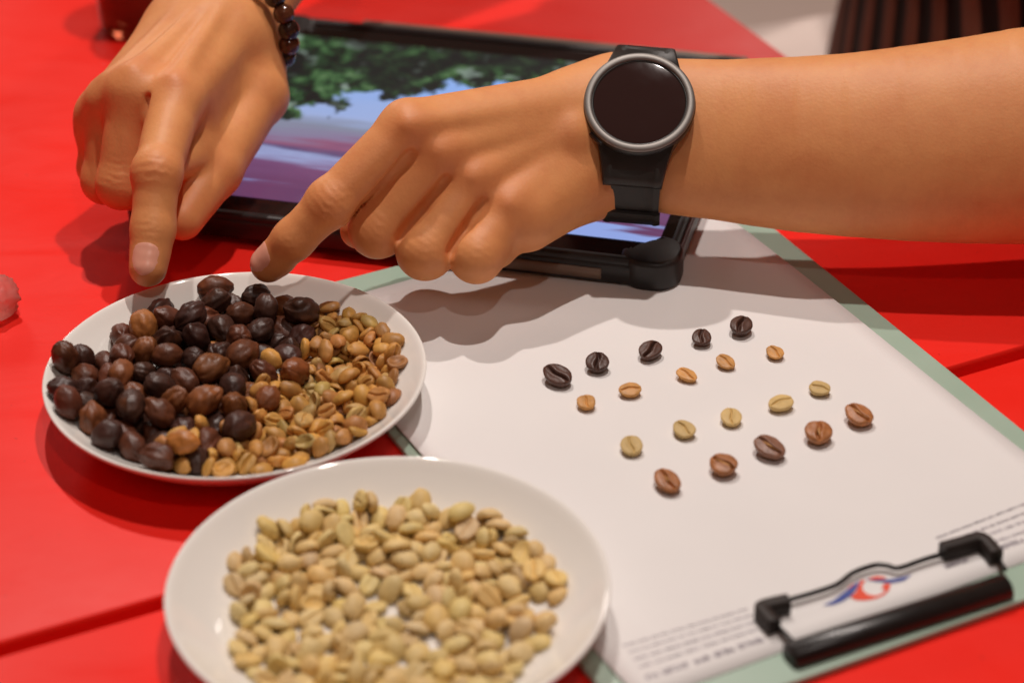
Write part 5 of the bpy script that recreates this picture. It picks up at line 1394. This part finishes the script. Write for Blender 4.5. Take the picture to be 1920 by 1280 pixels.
for sy in (-1, 1):      # lugs that lead into the strap
    bm = bmesh.new(); rings = []
    for t in np.linspace(0, 1, 9):
        y = sy * (.0150 + .0165 * t); w = .0165 - .0045 * t ** .7; zt = .0078 - .0015 * t - .0072 * t * t; zb_ = zt - .0056 + .0016 * t
        rings.append([bm.verts.new(p) for p in ((-w, y, zb_), (w, y, zb_), (w, y, zt - .0008), (w - .001, y, zt), (-w + .001, y, zt), (-w, y, zt - .0008))])
    for i in range(8):
        for k in range(6): bm.faces.new((rings[i][k], rings[i][(k + 1) % 6], rings[i + 1][(k + 1) % 6], rings[i + 1][k]))
    bm.faces.new(rings[0]); bm.faces.new(list(reversed(rings[-1]))); bmesh.ops.recalc_face_normals(bm, faces=bm.faces)
    sharp(obj('lug', bm, M['watch_black'], watch), 45)
for a in (196, 226):
    bm = prism(rounded_rect(.0075, .0024, .0010, 4), -.0010, .0012, .0004, 2)
    bm.transform(Matrix.Rotation(math.radians(a), 4, 'Z') @ Matrix.Translation((.0226, 0, .0062)) @ Matrix.Rotation(math.radians(90), 4, 'Y') @ Matrix.Rotation(math.radians(90), 4, 'Z'))
    obj('side_button', bm, M['watch_black'], watch)
# strap: two bands that leave the lugs and wrap round the wrist
def strap(path, name, w0, w1, thick):
    P = catmull(path, 8); bm = bmesh.new(); rings = []; n = len(P) - 1; inv = watch.matrix_world.inverted()
    for i, p in enumerate(P):
        t = (P[min(i + 1, n)] - P[max(i - 1, 0)]).normalized(); nrm = t.cross(wx); nrm.normalize()
        if nrm.dot(p - L_WR) < 0: nrm = -nrm
        w = w0 + (w1 - w0) * min(1, i / n * 2.2)
        rings.append([bm.verts.new(inv @ (p + wx * x + nrm * z)) for x, z in ((-w, 0), (w, 0), (w, thick - .0006), (w - .0016, thick), (w - .0030, thick), (w - .0034, thick - .0003), (-w + .0034, thick - .0003), (-w + .0030, thick), (-w + .0016, thick), (-w, thick - .0006))])
    m_ = len(rings[0])
    for i in range(n):
        for k in range(m_): bm.faces.new((rings[i][k], rings[i][(k + 1) % m_], rings[i + 1][(k + 1) % m_], rings[i + 1][k]))
    bm.faces.new(rings[0]); bm.faces.new(list(reversed(rings[-1]))); bmesh.ops.recalc_face_normals(bm, faces=bm.faces)
    return sharp(obj(name, bm, M['strap'], watch), 50)
def ep(deg, ca, cb):
    t = math.radians(deg); return L_WR + wx * ((ctr - L_WR).dot(wx)) + aw * ((.0325 + ca) * math.cos(t)) + an * ((.0178 + cb) * math.sin(t))
WMX = watch.matrix_world
strap([WMX @ Vector((0, -.0235, .0022)), WMX @ Vector((0, -.0300, -.0012)), ep(98, .003, .0085), ep(122, .004, .0090), ep(148, .0035, .0080), ep(166, .0035, .0060), ep(180, .0035, .0), ep(198, .003, .002), ep(225, .003, .002), ep(262, .002, .002)], 'strap', .0124, .0118, .0024)
strap([WMX @ Vector((0, .0235, .0022)), WMX @ Vector((0, .0290, -.0012)), ep(0, .0025, 0), ep(-25, .002, .002), ep(-55, .002, .002), ep(-97, .002, .002)], 'strap', .0118, .0105, .0024)
strap([ep(158, .0060, .0095), ep(166, .0062, .0085), ep(177, .0064, .002)], 'strap_keeper', .0126, .0126, .0018)

# ------------------------------------------------------------------ bracelet of beads
ba = (AR[2] - AR[0]).normalized(); bc = WR + Vector((.002, -.002, 0)); by = (WD - ba * WD.dot(ba)).normalized()
ba2 = (ba + by * 0.42).normalized(); by2 = (by - ba2 * by.dot(ba2)).normalized(); bz2 = ba2.cross(by2)
bracelet = empty('bead_bracelet', bc); tag(bracelet, 'bracelet of dark brown and amber glass beads round the wrist', 'bracelet')
bd_ = random.Random(3); NB = 23
def bead_mat(name, c, tr):
    m, nt, b = material(name, c, 0.10, 0.6); n = noise_tex(nt, 300, 3); r = ramp(nt, n.outputs[0], [(0.3, c), (0.7, tuple(x * 2.2 for x in c))]); nt.links.new(r.outputs[0], b.inputs['Base Color']); b.inputs['Transmission Weight'].default_value = tr; return m
BMAT = [bead_mat('dark_bead', (0.018, 0.007, 0.005), 0.1), bead_mat('amber_bead', (0.28, 0.13, 0.015), 0.45), bead_mat('brown_bead', (0.07, 0.022, 0.010), 0.2)]
bmesh_c = []
for mt in BMAT:
    bm = bmesh.new(); bmesh.ops.create_uvsphere(bm, u_segments=20, v_segments=12, radius=.0050); me = bpy.data.meshes.new('bead'); bm.to_mesh(me); bm.free(); me.materials.append(mt); me.polygons.foreach_set('use_smooth', [True] * len(me.polygons)); bmesh_c.append(me)
ring = []
for i in range(NB):
    a = 2 * math.pi * i / NB + .15
    p = by2 * (math.cos(a) * .0380) + bz2 * (math.sin(a) * .0285) + bz2 * -.0015
    o = bpy.data.objects.new('bead', bmesh_c[1 if i in (9, 19) else 2 if i % 3 == 0 else 0]); COL.objects.link(o); o.parent = bracelet; o.location = p; ring.append(p)
obj('cord', tube(ring + [ring[0]], .0009, 6, False), M['black_rubber'], bracelet)

# ------------------------------------------------------------------ dark tumbler and crumpled wrapper at the back of the table
def glassy(name, col, rough, trans):
    m, nt, b = material(name, col, rough, 0.5); b.inputs['Transmission Weight'].default_value = trans; b.inputs['IOR'].default_value = 1.45
    n = noise_tex(nt, 60, 3); bump(nt, b, n.outputs[0], 0.25, 0.002); return m
tb = at(258, 84, 0.0)
tum = lathe(mm([(0.01, 0), (20, 0), (22, 1.2), (22.8, 4), (23.5, 20), (25, 60), (25.6, 74), (25, 75), (24.2, 74), (23.4, 60), (21.6, 20), (20.6, 6), (0.01, 5)]), 64)
tumo = empty('tumbler', (tb.x, tb.y + .024, 0.0001)); tag(tumo, 'small dark reddish brown glass tumbler behind the hand with the bracelet', 'tumbler')
obj('glass_wall', tum, glassy('brown_glass', (0.42, 0.10, 0.05), 0.12, 0.75), tumo)
obj('drink', lathe(mm([(0.01, 5.4), (20.2, 6.4), (21.3, 20), (22.9, 56), (22.9, 56.4), (0.01, 56.6)]), 48), varied('dark_drink', (0.10, 0.022, 0.010), (0.17, 0.040, 0.016), 60, 0.2), tumo)
wp = at(-16, 560, 0.008)
bm = bmesh.new(); bmesh.ops.create_icosphere(bm, subdivisions=4, radius=.012)
for v in bm.verts:
    d = v.co.normalized(); k = 1 + .22 * abs(noise.noise(d * 2.3 + Vector((5, 1, 2)))) - .18 * abs(noise.noise(d * 5.1)) + .10 * noise.noise(d * 11)
    v.co = Vector((v.co.x * k, v.co.y * k, max(-.0085, v.co.z * k * .8)))
w_ = obj('plastic_wrapper', bm, glassy('frosted_crumpled_plastic', (0.90, 0.42, 0.36), 0.5, 0.75)); w_.location = (wp.x, wp.y, .0087)
tag(w_, 'small crumpled pinkish translucent plastic wrapper lying on the bare red table', 'wrapper')
